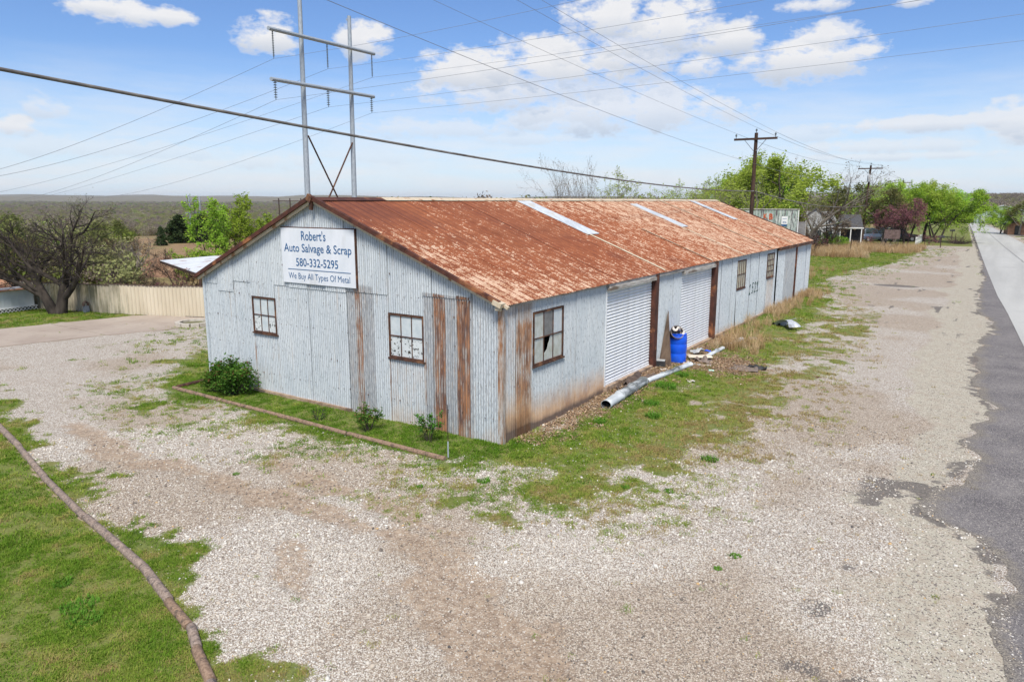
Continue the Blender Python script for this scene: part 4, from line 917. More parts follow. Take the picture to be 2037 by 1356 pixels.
def make_tree(key, seed, H, r, spec, leaf=None, stems=1, base=None, splay=.1, lsize=.09, nleaf=4000, lspread=.12, bark=M_BARK):
    t = TB(seed); q = t.q
    for i in range(stems):
        a = 2 * pi * (i + q.random() * .6) / max(stems, 1); sp_ = splay * (.5 + q.random())
        t.grow((.12 * cos(a) * (stems > 1), .12 * sin(a) * (stems > 1), -.1), (sp_ * cos(a), sp_ * sin(a), 1), H * (.62 + .2 * q.random()) if stems == 1 else H * (.6 + .25 * q.random()), r * (1 if stems == 1 else .75), 0, spec)
    V = np.concatenate(t.V); z = V[:, 2].max(); f = H / z
    wood = proto(key + '_trunk', V * f, np.concatenate(t.F), bark, True); crown = None
    if leaf is not None:
        LV, LF = t.leaves(nleaf, lsize, lspread); crown = proto(key + '_crown', LV * f, LF, leaf)
    TREES[key] = (wood, crown, H)
S1_ = bare_spec()
make_tree('bare_upright', 11, 8, .10, bare_spec(n=[5, 5, 4, 2], ang=[20, 26, 30, 35], up=[.05, .09, .08, .05, .03]), stems=7, splay=.36, leaf=M_LBRN, nleaf=900, lsize=.05, bark=M_BARKG)
make_tree('bare_leaning', 12, 9, .24, bare_spec(n=[7, 6, 4, 3], ang=[38, 34, 34, 38], up=[.0, .07, .05, .03, .0]), stems=2, splay=.45, leaf=M_LBRN, nleaf=900, lsize=.05, bark=M_BARKG)
make_tree('spring_tree', 13, 9, .22, bare_spec(n=[8, 6, 5, 2], ang=[55, 48, 45, 45]), leaf=M_LGRN, nleaf=15000, lsize=.11, lspread=.22)
make_tree('spring_tree_b', 14, 9, .2, bare_spec(n=[8, 6, 5, 2], ang=[48, 50, 45, 45], up=[.02, .03, .02, .0, .0]), stems=2, splay=.3, leaf=M_LBRT, nleaf=16000, lsize=.11, lspread=.22)
make_tree('budding_tree', 15, 8, .18, bare_spec(n=[7, 6, 5, 3], ang=[42, 40, 40, 40]), stems=2, splay=.3, leaf=M_LGRN, nleaf=2600, lsize=.07, lspread=.08, bark=M_BARKG)
make_tree('olive_tree', 16, 8, .2, bare_spec(n=[8, 6, 5, 2], ang=[52, 46, 45, 45]), leaf=M_LOLV, nleaf=6000, lsize=.10, lspread=.2, bark=M_BARKG)
make_tree('redbud_tree', 17, 5.5, .13, bare_spec(n=[7, 6, 5, 3], ang=[50, 46, 42, 42]), stems=3, splay=.55, leaf=M_LRED, nleaf=6500, lsize=.06, lspread=.07)
make_tree('brown_tree', 18, 5, .16, bare_spec(n=[7, 6, 5, 3], ang=[58, 50, 45, 45]), stems=2, splay=.5, leaf=M_LBRN, nleaf=3800, lsize=.05, lspread=.1)
make_tree('sapling', 19, 5.5, .05, bare_spec(n=[9, 5, 3, 2], ang=[26, 30, 35, 40], up=[.05, .08, .05, .02, 0], **{'from': [.12, .2, .2, .2]}, len=[.42, .55, .55, .5]), stems=3, splay=.14, leaf=M_LBRT, nleaf=4200, lsize=.065, lspread=.07)
make_tree('shrub', 20, 2.2, .03, bare_spec(n=[6, 5, 4, 2], ang=[35, 38, 40, 40]), stems=6, splay=.8, leaf=M_LBRN, nleaf=900, lsize=.035, lspread=.04)
make_tree('pink_shrub', 21, 2, .025, bare_spec(n=[6, 4, 3, 2], ang=[30, 34, 35, 40]), stems=5, splay=.6, leaf=M_LRED, nleaf=1100, lsize=.03, lspread=.02)
make_tree('green_shrub', 22, 2.2, .03, bare_spec(n=[6, 5, 4, 2], ang=[40, 40, 40, 40]), stems=6, splay=.9, leaf=M_LBRT, nleaf=3500, lsize=.06, lspread=.08)
def make_cedar(key, seed, H, Rr):
    q = np.random.default_rng(seed); t = TB(seed); t.grow((0, 0, -.1), (0, 0, 1), H * .9, .12, 4, bare_spec(seg=[1, 1, 1, 1, 6], wig=[.02] * 5, up=[0] * 5)); P = []
    for i in range(150):
        z = H * (.04 + .92 * q.random() ** 1.15); rr = Rr * (1 - (z / H) ** 1.5) * (.55 + .55 * q.random()) * (.75 + .3 * sin(z * 9 + i)); a = q.random() * 6.28
        c = np.array([rr * cos(a), rr * sin(a), z]); t.tube([(0, 0, z * .92), c], [.03, .01], 3)
        P.append(c * [.9, .9, 1] + q.normal(0, 1, (58, 3)) * [.2, .2, .16])
    TREES[key] = (proto(key + '_trunk', np.concatenate(t.V), np.concatenate(t.F), M_BARK), proto(key + '_crown', *leafquads(np.concatenate(P), .12, q, .9), M_LCED), H)
make_cedar('cedar', 31, 5, 1.9)
def plant(key, name, x, y, H, label, cat='tree', group=None, rz=None, wide=1.0, part='crown'):
    wd, cr, h0 = TREES[key]; f = H / h0
    t = tag(empty(name, (x, y, float(hz(x, y)))), label, cat, group); t.rotation_euler.z = rng.uniform(0, 6.28) if rz is None else rz; t.scale = (f * wide, f * wide, f)
    link(bpy.data.objects.new('trunk' if cat == 'tree' else 'stems', wd), t)
    if cr is not None: link(bpy.data.objects.new(part, cr), t)
    return t
RG = 'trees behind the shed along the road'
plant('bare_upright', 'bare_tree', -20.5, 40.5, 8.9, 'grey many-stemmed bare tree rising like a broom above the ridge', group=RG, wide=.9)
plant('budding_tree', 'budding_tree', -18.2, 45.0, 7.9, 'half-leafed tree beside the grey broom-shaped tree', group=RG, wide=.8)
plant('budding_tree', 'budding_tree', -15.6, 48, 7.0, 'thin pale budding tree between the half-leafed tree and the green ones', group=RG, wide=.8)
plant('budding_tree', 'budding_tree', -13.4, 51.2, 7.4, 'airy budding tree just left of the bright green tree at the ridge end', group=RG)
plant('spring_tree', 'green_tree', -13.1, 62.9, 8.6, 'yellow-green tree behind the far end of the ridge', group=RG)
plant('spring_tree', 'green_tree', -9.0, 60.5, 9.6, 'tallest yellow-green tree, directly behind the first wooden pole', group=RG, wide=1.1)
plant('spring_tree_b', 'green_tree', -10.8, 66, 8.4, 'bright green tree behind the tallest yellow-green tree', group=RG)
plant('bare_leaning', 'bare_tree', -9.4, 70.2, 10.8, 'large bare grey tree fanning out over the white house', group=RG, wide=.95, rz=2.2)
plant('olive_tree', 'olive_tree', -12.5, 84, 7.6, 'olive tree behind the large bare tree and white house', group=RG)
plant('olive_tree', 'olive_tree', -6.5, 95.5, 6.9, 'olive tree left of the second wooden pole', group=RG)
plant('brown_tree', 'brown_tree', -7.6, 58.2, 4.6, 'brown twiggy tree in front of the white house', group=RG, rz=1.0, wide=.8)
plant('spring_tree', 'green_tree', -4.4, 96.5, 7.8, 'green tree right of the second wooden pole', group=RG)
plant('budding_tree', 'budding_tree', -2.2, 92, 7.8, 'tall thin half-leafed tree behind the purple redbud', group=RG, wide=.8)
plant('spring_tree_b', 'green_tree', -1.2, 99.5, 7.4, 'green tree between the redbud and the roadside green tree', group=RG)
plant('spring_tree_b', 'green_tree', 2.6, 93.0, 7.4, 'bright green rounded tree standing nearest the road', group=RG, wide=1.15)
plant('spring_tree_b', 'green_tree', 1.0, 108.0, 7.0, 'green tree behind the rounded roadside tree', group=RG, wide=1.2)
plant('redbud_tree', 'redbud_tree', .1, 80.2, 5.6, 'purple flowering redbud tree behind the dry grass', group=RG, wide=1.05)
plant('redbud_tree', 'redbud_tree', -1.9, 82.2, 4.3, 'smaller purple-brown redbud left of the large redbud', group=RG)
for i, (ky, x, y, H, lb) in enumerate((('budding_tree', -11.2, 53.5, 7.6, 'airy yellow-green tree just left of the first wooden pole'), ('spring_tree', -15.5, 66, 7.6, 'yellow-green tree low above the ridge, left of the tallest one'),
        ('olive_tree', -9.5, 86, 7.2, 'olive tree rising behind the white house roof'), ('budding_tree', -4.8, 100, 7.2, 'airy budding tree behind the distant wooden pole line'), ('spring_tree', -7.8, 104, 7.6, 'green tree filling the gap behind the second wooden pole'),
        ('spring_tree', .8, 96, 7.6, 'yellow-green tree touching the left side of the rounded roadside tree'), ('olive_tree', -2.9, 86.5, 6.6, 'olive tree behind the dark parked vehicle'), ('budding_tree', -16.5, 56, 7.4, 'sparse budding tree above the third skylight'))):
    plant(ky, ky if ky != 'spring_tree' else 'green_tree', x, y, H, lb, group=RG, wide=1.15)
plant('bare_upright', 'bare_tree', -7.8, 68.5, 5.6, 'grey twiggy thicket tree right before the white house porch', group=RG, wide=1.3)
plant('brown_tree', 'brown_tree', -6.4, 72.5, 5.0, 'brown leafless tree between the white house and the leaning pole', group=RG, wide=.9)
OG = 'trees across the road'
plant('spring_tree_b', 'green_tree', 9.2, 128, 4.8, 'dark green rounded tree across the road near the pale-roofed building', group=OG, wide=1.1)
plant('olive_tree', 'olive_tree', 11.6, 124, 5.6, 'olive tree across the road behind the mown grass', group=OG)
plant('olive_tree', 'olive_tree', 14.8, 122, 6.2, 'tall olive tree across the road at the picture edge', group=OG)
plant('budding_tree', 'budding_tree', 13.0, 119, 4.6, 'bare budding tree among the olive trees across the road', group=OG)
plant('brown_tree', 'brown_tree', 16, 130, 6, 'brown twiggy tree behind the olive trees across the road', group=OG)
LG = 'trees beyond the cream fence'
plant('cedar', 'cedar_tree', -70.3, 34.9, 2.2, 'small dark cedar left of the two large cedars', group=LG)
plant('cedar', 'cedar_tree', -74.0, 39.4, 3.4, 'broad dark cedar in the brown field', group=LG, wide=1.7)
plant('cedar', 'cedar_tree', -73.0, 42.0, 3.5, 'dark cedar beside the small steel pylon', group=LG, wide=1.6)
plant('cedar', 'cedar_tree', -47.0, 16.5, 2.2, 'low dark cedar just beyond the fence thicket', group=LG)
plant('sapling', 'sapling_tree', -38.0, 19.2, 5.4, 'bright green sapling left of the gable, topmost in its clump', group=LG)
plant('sapling', 'sapling_tree', -38.6, 21.4, 5.6, 'tallest bright green sapling with a spindly leader', group=LG)
plant('sapling', 'sapling_tree', -39.0, 23.6, 4.6, 'green sapling close to the gable rake', group=LG, wide=1.2)
plant('sapling', 'sapling_tree', -40.2, 26.4, 3.9, 'low green sapling peeping over the rake slope', group=LG, wide=1.3)
plant('green_shrub', 'green_shrub', -35.2, 15.9, 1.6, 'low green shrub at the foot of the saplings', 'shrub', LG, part='foliage')
plant('green_shrub', 'green_shrub', -37.0, 18.0, 2.2, 'green shrub on the bank beneath the saplings', 'shrub', LG, part='foliage')
plant('pink_shrub', 'pink_shrub', -24.7, 8.3, 1.9, 'bare pink-flowering shrub beyond the fence', 'shrub', LG, part='blossom')
plant('shrub', 'bare_shrub', -27.0, 7.6, 1.9, 'grey leafless shrub beyond the fence by the scrap', 'shrub', LG, part='buds')
plant('bare_leaning', 'bare_tree', -30.3, 8.4, 3.7, 'small bare tree beyond the fence right of the big forked tree', group=LG)
plant('olive_tree', 'olive_tree', -36, 6.5, 4.5, 'olive budding tree close behind the fence left', group=LG)
plant('bare_leaning', 'bare_tree', -37, 2.2, 4.9, 'grey bare tree at the left picture edge behind the white shed', group=LG)
plant('brown_tree', 'brown_tree', -33.5, 4.6, 3.4, 'brown tangled tree behind the white shed roof', group=LG)
plant('olive_tree', 'olive_tree', -38.5, 11.0, 3.9, 'olive tree behind the big forked tree', group=LG)
plant('brown_tree', 'brown_tree', -34.5, 10.5, 3.0, 'low brown twiggy tree behind the forked tree', group=LG)
plant('shrub', 'bare_shrub', -31.5, 12.5, 2.4, 'brown shrub beyond the metal-roofed lean-to', 'shrub', LG, part='buds')

# the big forked tree on the lawn
t = TB(77); spf = bare_spec(n=[8, 7, 5, 4], seg=[7, 6, 4, 3, 2], ang=[52, 50, 46, 44], up=[.02, .0, .015, .02, .0], wig=[.10, .16, .17, .18, .2], len=[.72, .6, .55, .5], rmin=.0065, **{'from': [.28, .2, .2, .2]})
tr = tag(empty('forked_tree', (-26.9, 4.2 - .55, 0)), 'dark two-trunked bare tree on the lawn before the cream fence', 'tree')
cr_, sr_ = cos(YAW), sin(YAW)   # lateral direction as the photograph shows the fork
lat = np.array([.83, .55, 0]); lat /= np.linalg.norm(lat)
t.grow(-lat * .12 + [0, 0, -.1], -lat * .62 + [0, 0, 1], 3.6, .25, 0, spf); t.grow(lat * .12 + [0, 0, -.1], lat * .30 + [0, 0, 1], 3.6, .27, 0, spf)
t.grow(lat * .2 + [0, 0, .55], lat * .75 + [0, 0, .8], 2.9, .17, 0, spf); t.grow(-lat * .6 + [0, 0, .75], -lat * 1.1 + [.1, -.2, .7], 2.6, .13, 0, spf)
V = np.concatenate(t.V); V[:, 2] = np.where(V[:, 2] > 3.8, 3.8 + (V[:, 2] - 3.8) * .75, V[:, 2]); print('forked tree z', V[:, 2].max())
o = mesh('trunk', V * [1, 1, 5.35 / V[:, 2].max()], np.concatenate(t.F), M_BARK, tr, True)
LV, LF = t.leaves(2600, .030, .05); mesh('crown', LV * [1, 1, 5.35 / V[:, 2].max()], LF, M_LOLV, tr)

# woods seen as one mass
def woodproto(seed, leaf, bark, n, H=7, sp_=1.0):
    q = np.random.default_rng(seed); P = []
    for i in range(16):
        a = q.random() * 6.28; rr = 2.6 * math.sqrt(q.random()) * sp_; c = np.array([rr * cos(a), rr * sin(a), H * (.42 + .48 * q.random() * (1 - rr / 5))]); P.append(c + q.normal(0, 1, (n // 16, 3)) * [.75, .75, .55])
    V, Fc = leafquads(np.concatenate(P), .26, q, .8); V2 = []; F2 = []
    for i in range(9):
        a = q.random() * 6.28; tip = np.array([1.9 * cos(a), 1.9 * sin(a), H * (.75 + .25 * q.random())]); m_ = tip * [.3, .3, .45]; w_ = .09; b = len(V) + len(V2)
        V2 += [(-w_, 0, -.3), (w_, 0, -.3), m_ + [w_ * .6, 0, 0], m_ - [w_ * .6, 0, 0], tip]; F2 += [(b, b + 1, b + 2, b + 3), (b + 3, b + 2, b + 4, b + 4)]
    return V, Fc, V2, F2
WM = [leafmat('wood_grey', (.21, .175, .145), (.31, .26, .215), (.23, .20, .14), .25), leafmat('wood_olive', (.21, .22, .085), (.33, .33, .14), (.27, .25, .13), .3),
      leafmat('wood_green', (.13, .20, .04), (.22, .30, .06), (.2, .22, .08), .3), leafmat('wood_cedar', (.02, .042, .02), (.035, .06, .028), (.05, .07, .035), .1)]
WP = []
for i in range(8):
    mt = WM[[0, 0, 0, 1, 1, 2, 3, 0][i]]; V, Fc, V2, F2 = woodproto(300 + i, mt, None, 620 if i != 6 else 900, 7 if i != 6 else 4.5, 1 if i != 6 else .55)
    WP.append(proto('tree', V, Fc, mt))
def woods(name, n, az0, az1, d0, d1, scl, keep, label, weights):
    a = radians(az0) + (radians(az1) - radians(az0)) * rng.random(n); d = d0 * (d1 / d0) ** (rng.random(n) ** .85)
    x = CAM[0] + d * np.sin(a); y = CAM[1] + d * np.cos(a); ok = keep(x, y, d, a); x, y, d = x[ok], y[ok], d[ok]; N = len(x)
    s = scl(d, N); ix = rng.choice(8, N, p=np.array(weights) / sum(weights)); rot = np.stack([np.zeros(N), np.zeros(N), rng.uniform(0, 6.28, N)], 1)
    scatter(name, np.stack([x, y, hz(x, y) - .2 * s], 1), s, rot, ix, WP, None, label)
wts = [2.2, 2.2, 2, 3, 3, 1.3, 1.0, 2]
clear = lambda x, y, d, a: ((fbm(x, y, .02, 3, 99) > .43 - .15 * ss(d, 180, 300)) | (d > 260)) & ~((d < 190) & (np.abs(np.degrees(a) + 57.5) < 6.0))
woods('valley_woods', 26000, -78, -22, 85, 4300, lambda d, N: rng.uniform(.5, .85, N) * (.55 + .5 * ss(d, 100, 350)) * (1 + 1.6 * ss(d, 500, 5000)), clear, 'grey and olive scrub woods filling the valley beyond the fence', wts)
woods('hill_woods', 14000, -14, 8, 205, 1300, lambda d, N: rng.uniform(.7, 1.1, N) * (1 + .5 * ss(d, 400, 1200)), lambda x, y, d, a: ((np.abs(x - 5) > 22) | (d > 245)) & (y > 215), 'grey-brown leafless woods on the hill beyond the road', [4, 4, 4, 1.6, 1.4, .5, .3, 4])
woods('fence_thicket', 900, -72, -52, 38, 100, lambda d, N: rng.uniform(.22, .5, N), lambda x, y, d, a: (y > np.interp(x, [p[0] for p in FENCE], [p[1] for p in FENCE]) + 3) & ~((np.abs(np.degrees(a) + 57.0) < 4.8)) & (np.degrees(a) < -57), 'tangled olive and brown scrub behind the cream fence', [.8, .8, .6, 3.5, 3.5, 1.6, .3, .8])
woods('scrub_belt', 330, -44, -8, 95, 190, lambda d, N: rng.uniform(.6, .95, N), lambda x, y, d, a: (x < -6), 'green and grey tree belt behind the roadside trees', [1, 1, 1, 2, 2, 4, .3, 1])

# ---------------------------------------------------------------- steel pylons and wooden poles
M_GALV = nmat('galvanised_pole', (.30, .34, .38), (.42, .46, .50), 14, .55, 0, (1, 1, .3), metal=.15)
M_INS = nmat('insulator_grey', (.07, .085, .09), (.12, .14, .15), 5, .4)
M_POLE = nmat('creosoted_pole', (.035, .02, .015), (.085, .048, .032), 6, .9, .2, (1, 1, .15))
M_WIRE = nmat('wire', (.17, .19, .22), (.24, .26, .29), 3, .6)
M_CABLE = nmat('lashed_cable', (.10, .09, .085), (.22, .20, .18), 3, .7, 0, (1, 1, 1), c3=(.25, .25, .25))
M_XFMR = nmat('grey_transformer', (.45, .46, .47), (.56, .57, .58), 3, .5)
def pylon(pL, pR, topL, topR, arms, br, r, name, label, ins=True):
    b = Vector(pL); e = tag(empty(name, b), label, 'pylon', 'steel pylons')
    def rel(p): return Vector(p) - b
    for p, tz in ((pL, topL), (pR, topR)):
        q = Vector((p[0] + .15, p[1] + .1, tz)); m_ = MB().tube([rel(p), rel(q)], [r, r * .62], 10)
        pl = autosmooth(m_.build('pole', M_GALV, e))
        if r > .15: MB().box(rel(q) + Vector((-.12, -.1, -.25)), (.1, .1, .12)).build('shield_wire_clamp', M_GALV, pl)
    for (a, c, rr) in arms:
        autosmooth(MB().tube([rel(a), rel(c)], rr, 8).build('crossarm', M_GALV, e))
    for a, c in br: MB().tube([rel(a), rel(c)], r * .28, 6).build('cross_brace', M_RUST if r > .15 else M_GALV, e)
    if ins:
        for (a, c, rr), ln, dr, nd in zip(arms, (1.78, 1.25), (.075, .13), (15, 7)):
            for t_ in (.03, .5, .97):
                p = rel(a) + (rel(c) - rel(a)) * t_; m_ = MB().tube([p, p - Vector((0, 0, ln))], .022, 5)
                for k_ in range(nd): z_ = p.z - .18 - (ln - .35) * k_ / (nd - 1); m_.tube([(p.x, p.y, z_ + .03), (p.x, p.y, z_ - .02)], [dr * .4, dr], 8)
                m_.build('insulator_string', M_INS, e)
    return e
A1 = ((-31.33, 19.9, 15.75), (-33.57, 31.7, 16.3), .13); A2 = ((-31.35, 19.9, 12.7), (-33.65, 31.6, 13.1), .13)
pylon((-32.5, 23.35, -.2), (-33.5, 28.85, -.2), 19.6, 18.5, [A1, A2], [((-32.29, 23.54, 9.5), (-33.5, 28.8, 2.6)), ((-33.34, 28.78, 9.4), (-32.4, 23.6, 2.6))], .22, 'steel_pylon', 'tall grey two-pole steel pylon behind the shed ridge')
z2 = float(hz(-160, 97)); z3 = float(hz(-163, 102))
pylon((-159.7, 96.4, z2), (-163.6, 101.9, z3), 6.3, 6.1, [((-158.3, 94.4, 4.8), (-165, 103.8, 4.8), .09), ((-158.3, 94.4, 1.9), (-165, 103.8, 1.9), .09)], [((-159.7, 96.4, 0), (-163.6, 101.9, z2 + 4)), ((-163.6, 101.9, 0), (-159.7, 96.4, z2 + 4))], .2, 'steel_pylon', 'small faraway two-pole pylon in the brown field past the cedars', False)
fx = tag(empty('wooden_pylon', (-330, 262, float(hz(-330, 262)))), 'three dark faraway poles with a crossbar on the wooded plain', 'pylon')
for i in range(3): MB().tube([(i * 3.4, i * 5, 0), (i * 3.4, i * 5, 19)], .32, 6).build('pole', M_POLE, fx)
MB().bar((-2, -2.6, 17.5), (9, 12.6, 17.5), .4).build('crossarm', M_POLE, fx)
def catenary(a, b, sag, r, name, label, mt=M_WIRE, group=None, n=28, r2=None):
    a, b = Vector(a), Vector(b); P = []; R = []
    for i in range(n + 1):
        t_ = i / n; p = a.lerp(b, t_); p.z -= sag * 4 * t_ * (1 - t_); P.append(p); R.append(r + ((r2 or r) - r) * t_)
    m_ = MB().tube(P, R, 5, False); o = m_.build(name, mt, None, True); return tag(o, label, 'cable', group)
def ext(a, b, f): a, b = Vector(a), Vector(b); return a + (b - a) * f
IB = [(A1[0], A1[1], t_, 1.78) for t_ in (.03, .5, .97)] + [(A2[0], A2[1], t_, 1.25) for t_ in (.03, .5, .97)]
IP = [Vector(a) + (Vector(c) - Vector(a)) * t_ - Vector((0, 0, ln)) for a, c, t_, ln in IB]
LE = [(-103.0, 32.8, 9.4), (-103, 32.8, 8.7), (-179.3, 57.2, 6.2), (-177.5, 62.1, 5.3), (-231.4, 88.8, 5.0), (-168.5, 81.4, 6.4)]
RE = [(-11.19, 20.51, 14.75), (-3.57, 23.97, 14.44), (2.46, 27.43, 14.34), (3.32, 21.5, 12.99), (8.32, 27.85, 13.38), (8.45, 29.85, 12.62)]
nm = ['upper arm, near end', 'upper arm, middle', 'upper arm, far end', 'lower arm, near end', 'lower arm, middle', 'lower arm, far end']
for i in range(6):
    catenary(IP[i], ext(IP[i], LE[i], 1.15), .7 + .35 * i % 1.1, .010, 'power_line', 'thin wire from the tall pylon %s, falling over the valley' % nm[i], group='wires on the tall pylon', r2=.026)
    catenary(IP[i], ext(IP[i], RE[i], 1.6), .35, .009, 'power_line', 'thin wire from the tall pylon %s, rising over the shed' % nm[i], group='wires on the tall pylon', r2=.008)
def wood_pole(x, y, h, label, lean=(0, 0), xf=False, arm=1.35, top=True):
    e = tag(empty('utility_pole', (x, y, float(hz(x, y)) - .1)), label, 'pole', 'wooden poles along the road')
    tx, ty = lean; autosmooth(MB().tube([(0, 0, 0), (tx, ty, h)], [.16, .11], 10).build('pole', M_POLE, e))
    za = h - .38; c = Vector((tx * .96, ty * .96 - .14, za))
    MB().box(c, (arm * 2, .10, .13)).build('crossarm', M_POLE, e)
    for s_ in (-1, 1): MB().bar(c + Vector((s_ * arm * .5, -.03, -.05)), c + Vector((s_ * .08, .0, -.75)), .035).build('arm_brace', M_WIRE, e)
    for px_, pz in ((-arm + .12, za + .06), (arm - .12, za + .06), (tx * 0, h - .02)):
        q = Vector((c.x + px_ if px_ else tx, c.y + (.14 if not px_ else 0), pz)); MB().tube([q, q + Vector((0, 0, .12)), q + Vector((0, 0, .14)), q + Vector((0, 0, .24)), q + Vector((0, 0, .27))], [.018, .02, .06, .055, .02], 8).build('pin_insulator', M_INS, e)
    if xf:
        autosmooth(MB().tube([(tx - .05, -.3, h - 1.95), (tx - .05, -.3, h - 1.85), (tx - .05, -.3, h - 1.2), (tx - .05, -.3, h - 1.12)], [.16, .2, .2, .08], 12).build('transformer', M_XFMR, e)); MB().box((tx - .2, -.2, h - 1.05), (.5, .06, .06)).build('cutout_bracket', M_XFMR, e)
    return e, c, tx, ty, h
p1 = wood_pole(-5, 36.2, 9.45, 'tall brown wooden pole standing behind the far half of the shed roof')
p2 = wood_pole(-5, 85.3, 9.4, 'leaning wooden pole with a pale transformer among the dry grass', (.25, 0), True)
p3 = wood_pole(-5, 125, 8.6, 'most distant wooden pole, its crossarm just above the green trees')
P1 = [Vector((-5 - 1.23, 36.06, 9.35)), Vector((-5, 36.2, 9.68)), Vector((-5 + 1.23, 36.06, 9.35)), Vector((-4.85, 36.2, 7.4))]
P2 = [Vector((-5 - 1.0, 85.2, 9.3)), Vector((-4.75, 85.3, 9.6)), Vector((-5 + 1.45, 85.2, 9.3)), Vector((-4.8, 85.3, 7.4))]
P3 = [Vector((-6.2, 125, 8.4)), Vector((-5, 125, 8.8)), Vector((-3.8, 125, 8.4)), Vector((-5, 125, 7))]
NE = [(-8.6, 9.3, 12.), (-6.2, 10.8, 12.), (-5.5, 11.3, 12.), (-3.3, -.9, 9.05)]
wl = ['left end of the crossarm', 'pole top', 'right end of the crossarm', 'pole below the crossarm']
for i in range(4):
    catenary(P1[i], ext(P1[i], NE[i], 1.5 if i < 3 else 1.1), .25, .0065, 'power_line', 'thin wire from the tall wooden pole, %s, rising overhead' % wl[i], group='wires on the wooden poles')
    catenary(P1[i], P2[i], .5, .010, 'power_line', 'thin wire, first to second wooden pole, %s' % wl[i], group='wires on the wooden poles')
    catenary(P2[i], P3[i], .5, .012, 'power_line', 'thin wire, second to third wooden pole, %s' % wl[i], group='wires on the wooden poles')
catenary((-1.35, -9.2, 6.62), (-4.9, 36.05, 5.72), .38, .024, 'lashed_cable', 'thick dark cable sagging across the sky from upper left to the tall pole', M_CABLE, r2=.032, n=50)
catenary((-4.9, 36.3, 5.72), (-4.85, 85.2, 4.6), .55, .035, 'lashed_cable', 'thick pale cable between the first and second wooden pole', M_CABLE, n=40)

# ---------------------------------------------------------------- fence, sheds and lawn things on the left
M_FEN = NT('cream_fence_panel')
k = M_FEN; P = k.pos(); c = k.mix(k.rng(k.noise(k.pos((1, 1, .3)), 1.2, 5), .35, .65), (.50, .43, .315), (.61, .54, .415)); stn = k.noise(k.pos((1, 1, .35)), .9, 5, .7)
sxp = k.n('ShaderNodeSeparateXYZ'); k.t.links.new(k.n('ShaderNodeNewGeometry').outputs['Position'], sxp.inputs[0])
msk = k.ma('MULTIPLY', k.rng(sxp.outputs[0], -23.3, -24.5), k.rng(k.ma('ADD', stn, k.ma('MULTIPLY', k.noise(k.pos((1, 1, .08)), 7, 4), .4)), .64, .84))
c = k.mix(k.ma('MULTIPLY', msk, .8), c, (.09, .09, .04)); M_FEN = k.prin(c, .6)
M_FCAP = nmat('brown_fence_cap', (.07, .04, .03), (.14, .09, .07), 5, .7)
M_WSH = nmat('white_shed_siding', (.60, .62, .62), (.70, .72, .72), 2, .6)
M_PLAS = nmat('white_lattice', (.68, .68, .66), (.76, .76, .74), 4, .5)
M_BLK = nmat('black_metal', (.02, .02, .022), (.05, .05, .05), 6, .6)
fe = tag(empty('metal_fence', (-29.83, 3.97, 0)), 'cream ribbed metal panel fence with brown cap behind the lawn', 'fence')
PTS = [Vector((x, y, 0)) for x, y in FENCE[1:]]; org = Vector((-29.83, 3.97, 0)); 
pan = None; ln_all = [0]
for a, b in zip(PTS[:-1], PTS[1:]): ln_all.append(ln_all[-1] + (b - a).length)
def onf(s_):
    for i in range(len(PTS) - 1):
        if s_ <= ln_all[i + 1] or i == len(PTS) - 2:
            t_ = (s_ - ln_all[i]) / (ln_all[i + 1] - ln_all[i]); return PTS[i].lerp(PTS[i + 1], t_)
s_ = 0; i = 0; pw = .95
def ribbed(w_, h):
    V = []; n = 5
    prof = [(0, -.012), (.012, .012), (.035, .034), (.065, .034), (.09, .0)]
    xs = []
    for r_ in range(n): xs += [(r_ * w_ / n + u, v) for u, v in prof]
    xs.append((w_ + .02, 0)); m_ = len(xs)
    return [(u, -v, z) for z in (0, h) for u, v in xs], [(i, i + 1, m_ + i + 1, m_ + i) for i in range(m_ - 1)]
RV, RF = ribbed(pw, 1.0); rib = bpy.data.meshes.new('fence_panel'); rib.from_pydata(RV, [], RF); rib.materials.append(M_FEN)
while s_ < ln_all[-1] - .3:
    a, b = onf(s_), onf(min(s_ + pw, ln_all[-1])); d = b - a; o = bpy.data.objects.new('fence_panel', rib); COL.objects.link(o); o.parent = fe
    h = 1.26 + .10 * ss(np.array(a.x), -30, -22) - .012 * (i % 3); z0 = .02 - .012 * (i % 4)
    o.location = a - org + Vector((0, 0, z0 - .0)); o.rotation_euler.z = math.atan2(d.y, d.x); o.scale = (1, 1, float(h))
    MB().bar(a - org + Vector((0, 0, z0 + float(h) + .012)), b - org + Vector((0, 0, z0 + float(h) + .012)), .07, .03).build('cap_rail', M_FCAP, fe); s_ += pw; i += 1
fe.location = org
# white garden shed at the edge
gs = tag(empty('garden_shed', (-29.2, 3.0, 0), math.atan2(1.5, -.25) - pi / 2 + .0), 'low white garden shed with rusty roof and lattice skirt', 'shed')
gw = MB(); gw.box((-1.2, -1.8, .66), (2.6, 5.0, .92)); gw.build('wall', M_WSH, gs)
for i in range(16): MB().box((.105, -4.2 + i * .32, .66), (.012, .025, .92)).build('siding_batten', M_WSH, gs)
for i in range(8): MB().box((-1.2, -4.1 + i * .66, 1.22), (2.95, .65, .035), mat=Matrix.Rotation(.13, 3, 'Y')).build('roof_sheet', nmat('garden_shed_roof', (.36, .14, .07), (.55, .33, .2), 4, .8) if i == 0 else bpy.data.materials['garden_shed_roof'], gs)
lt = MB()
for i in range(30):
    y0 = -4.3 + i * .17
    lt.bar((.13, y0, .02), (.13, y0 + .18, .2), .012, .03); lt.bar((.145, y0 + .18, .02), (.145, y0, .2), .012, .03)
lt.build('lattice_skirt', M_PLAS, gs)
MB().box((.12, -1.75, .215), (.05, 5.1, .03)).build('lattice_rail', M_PLAS, gs)
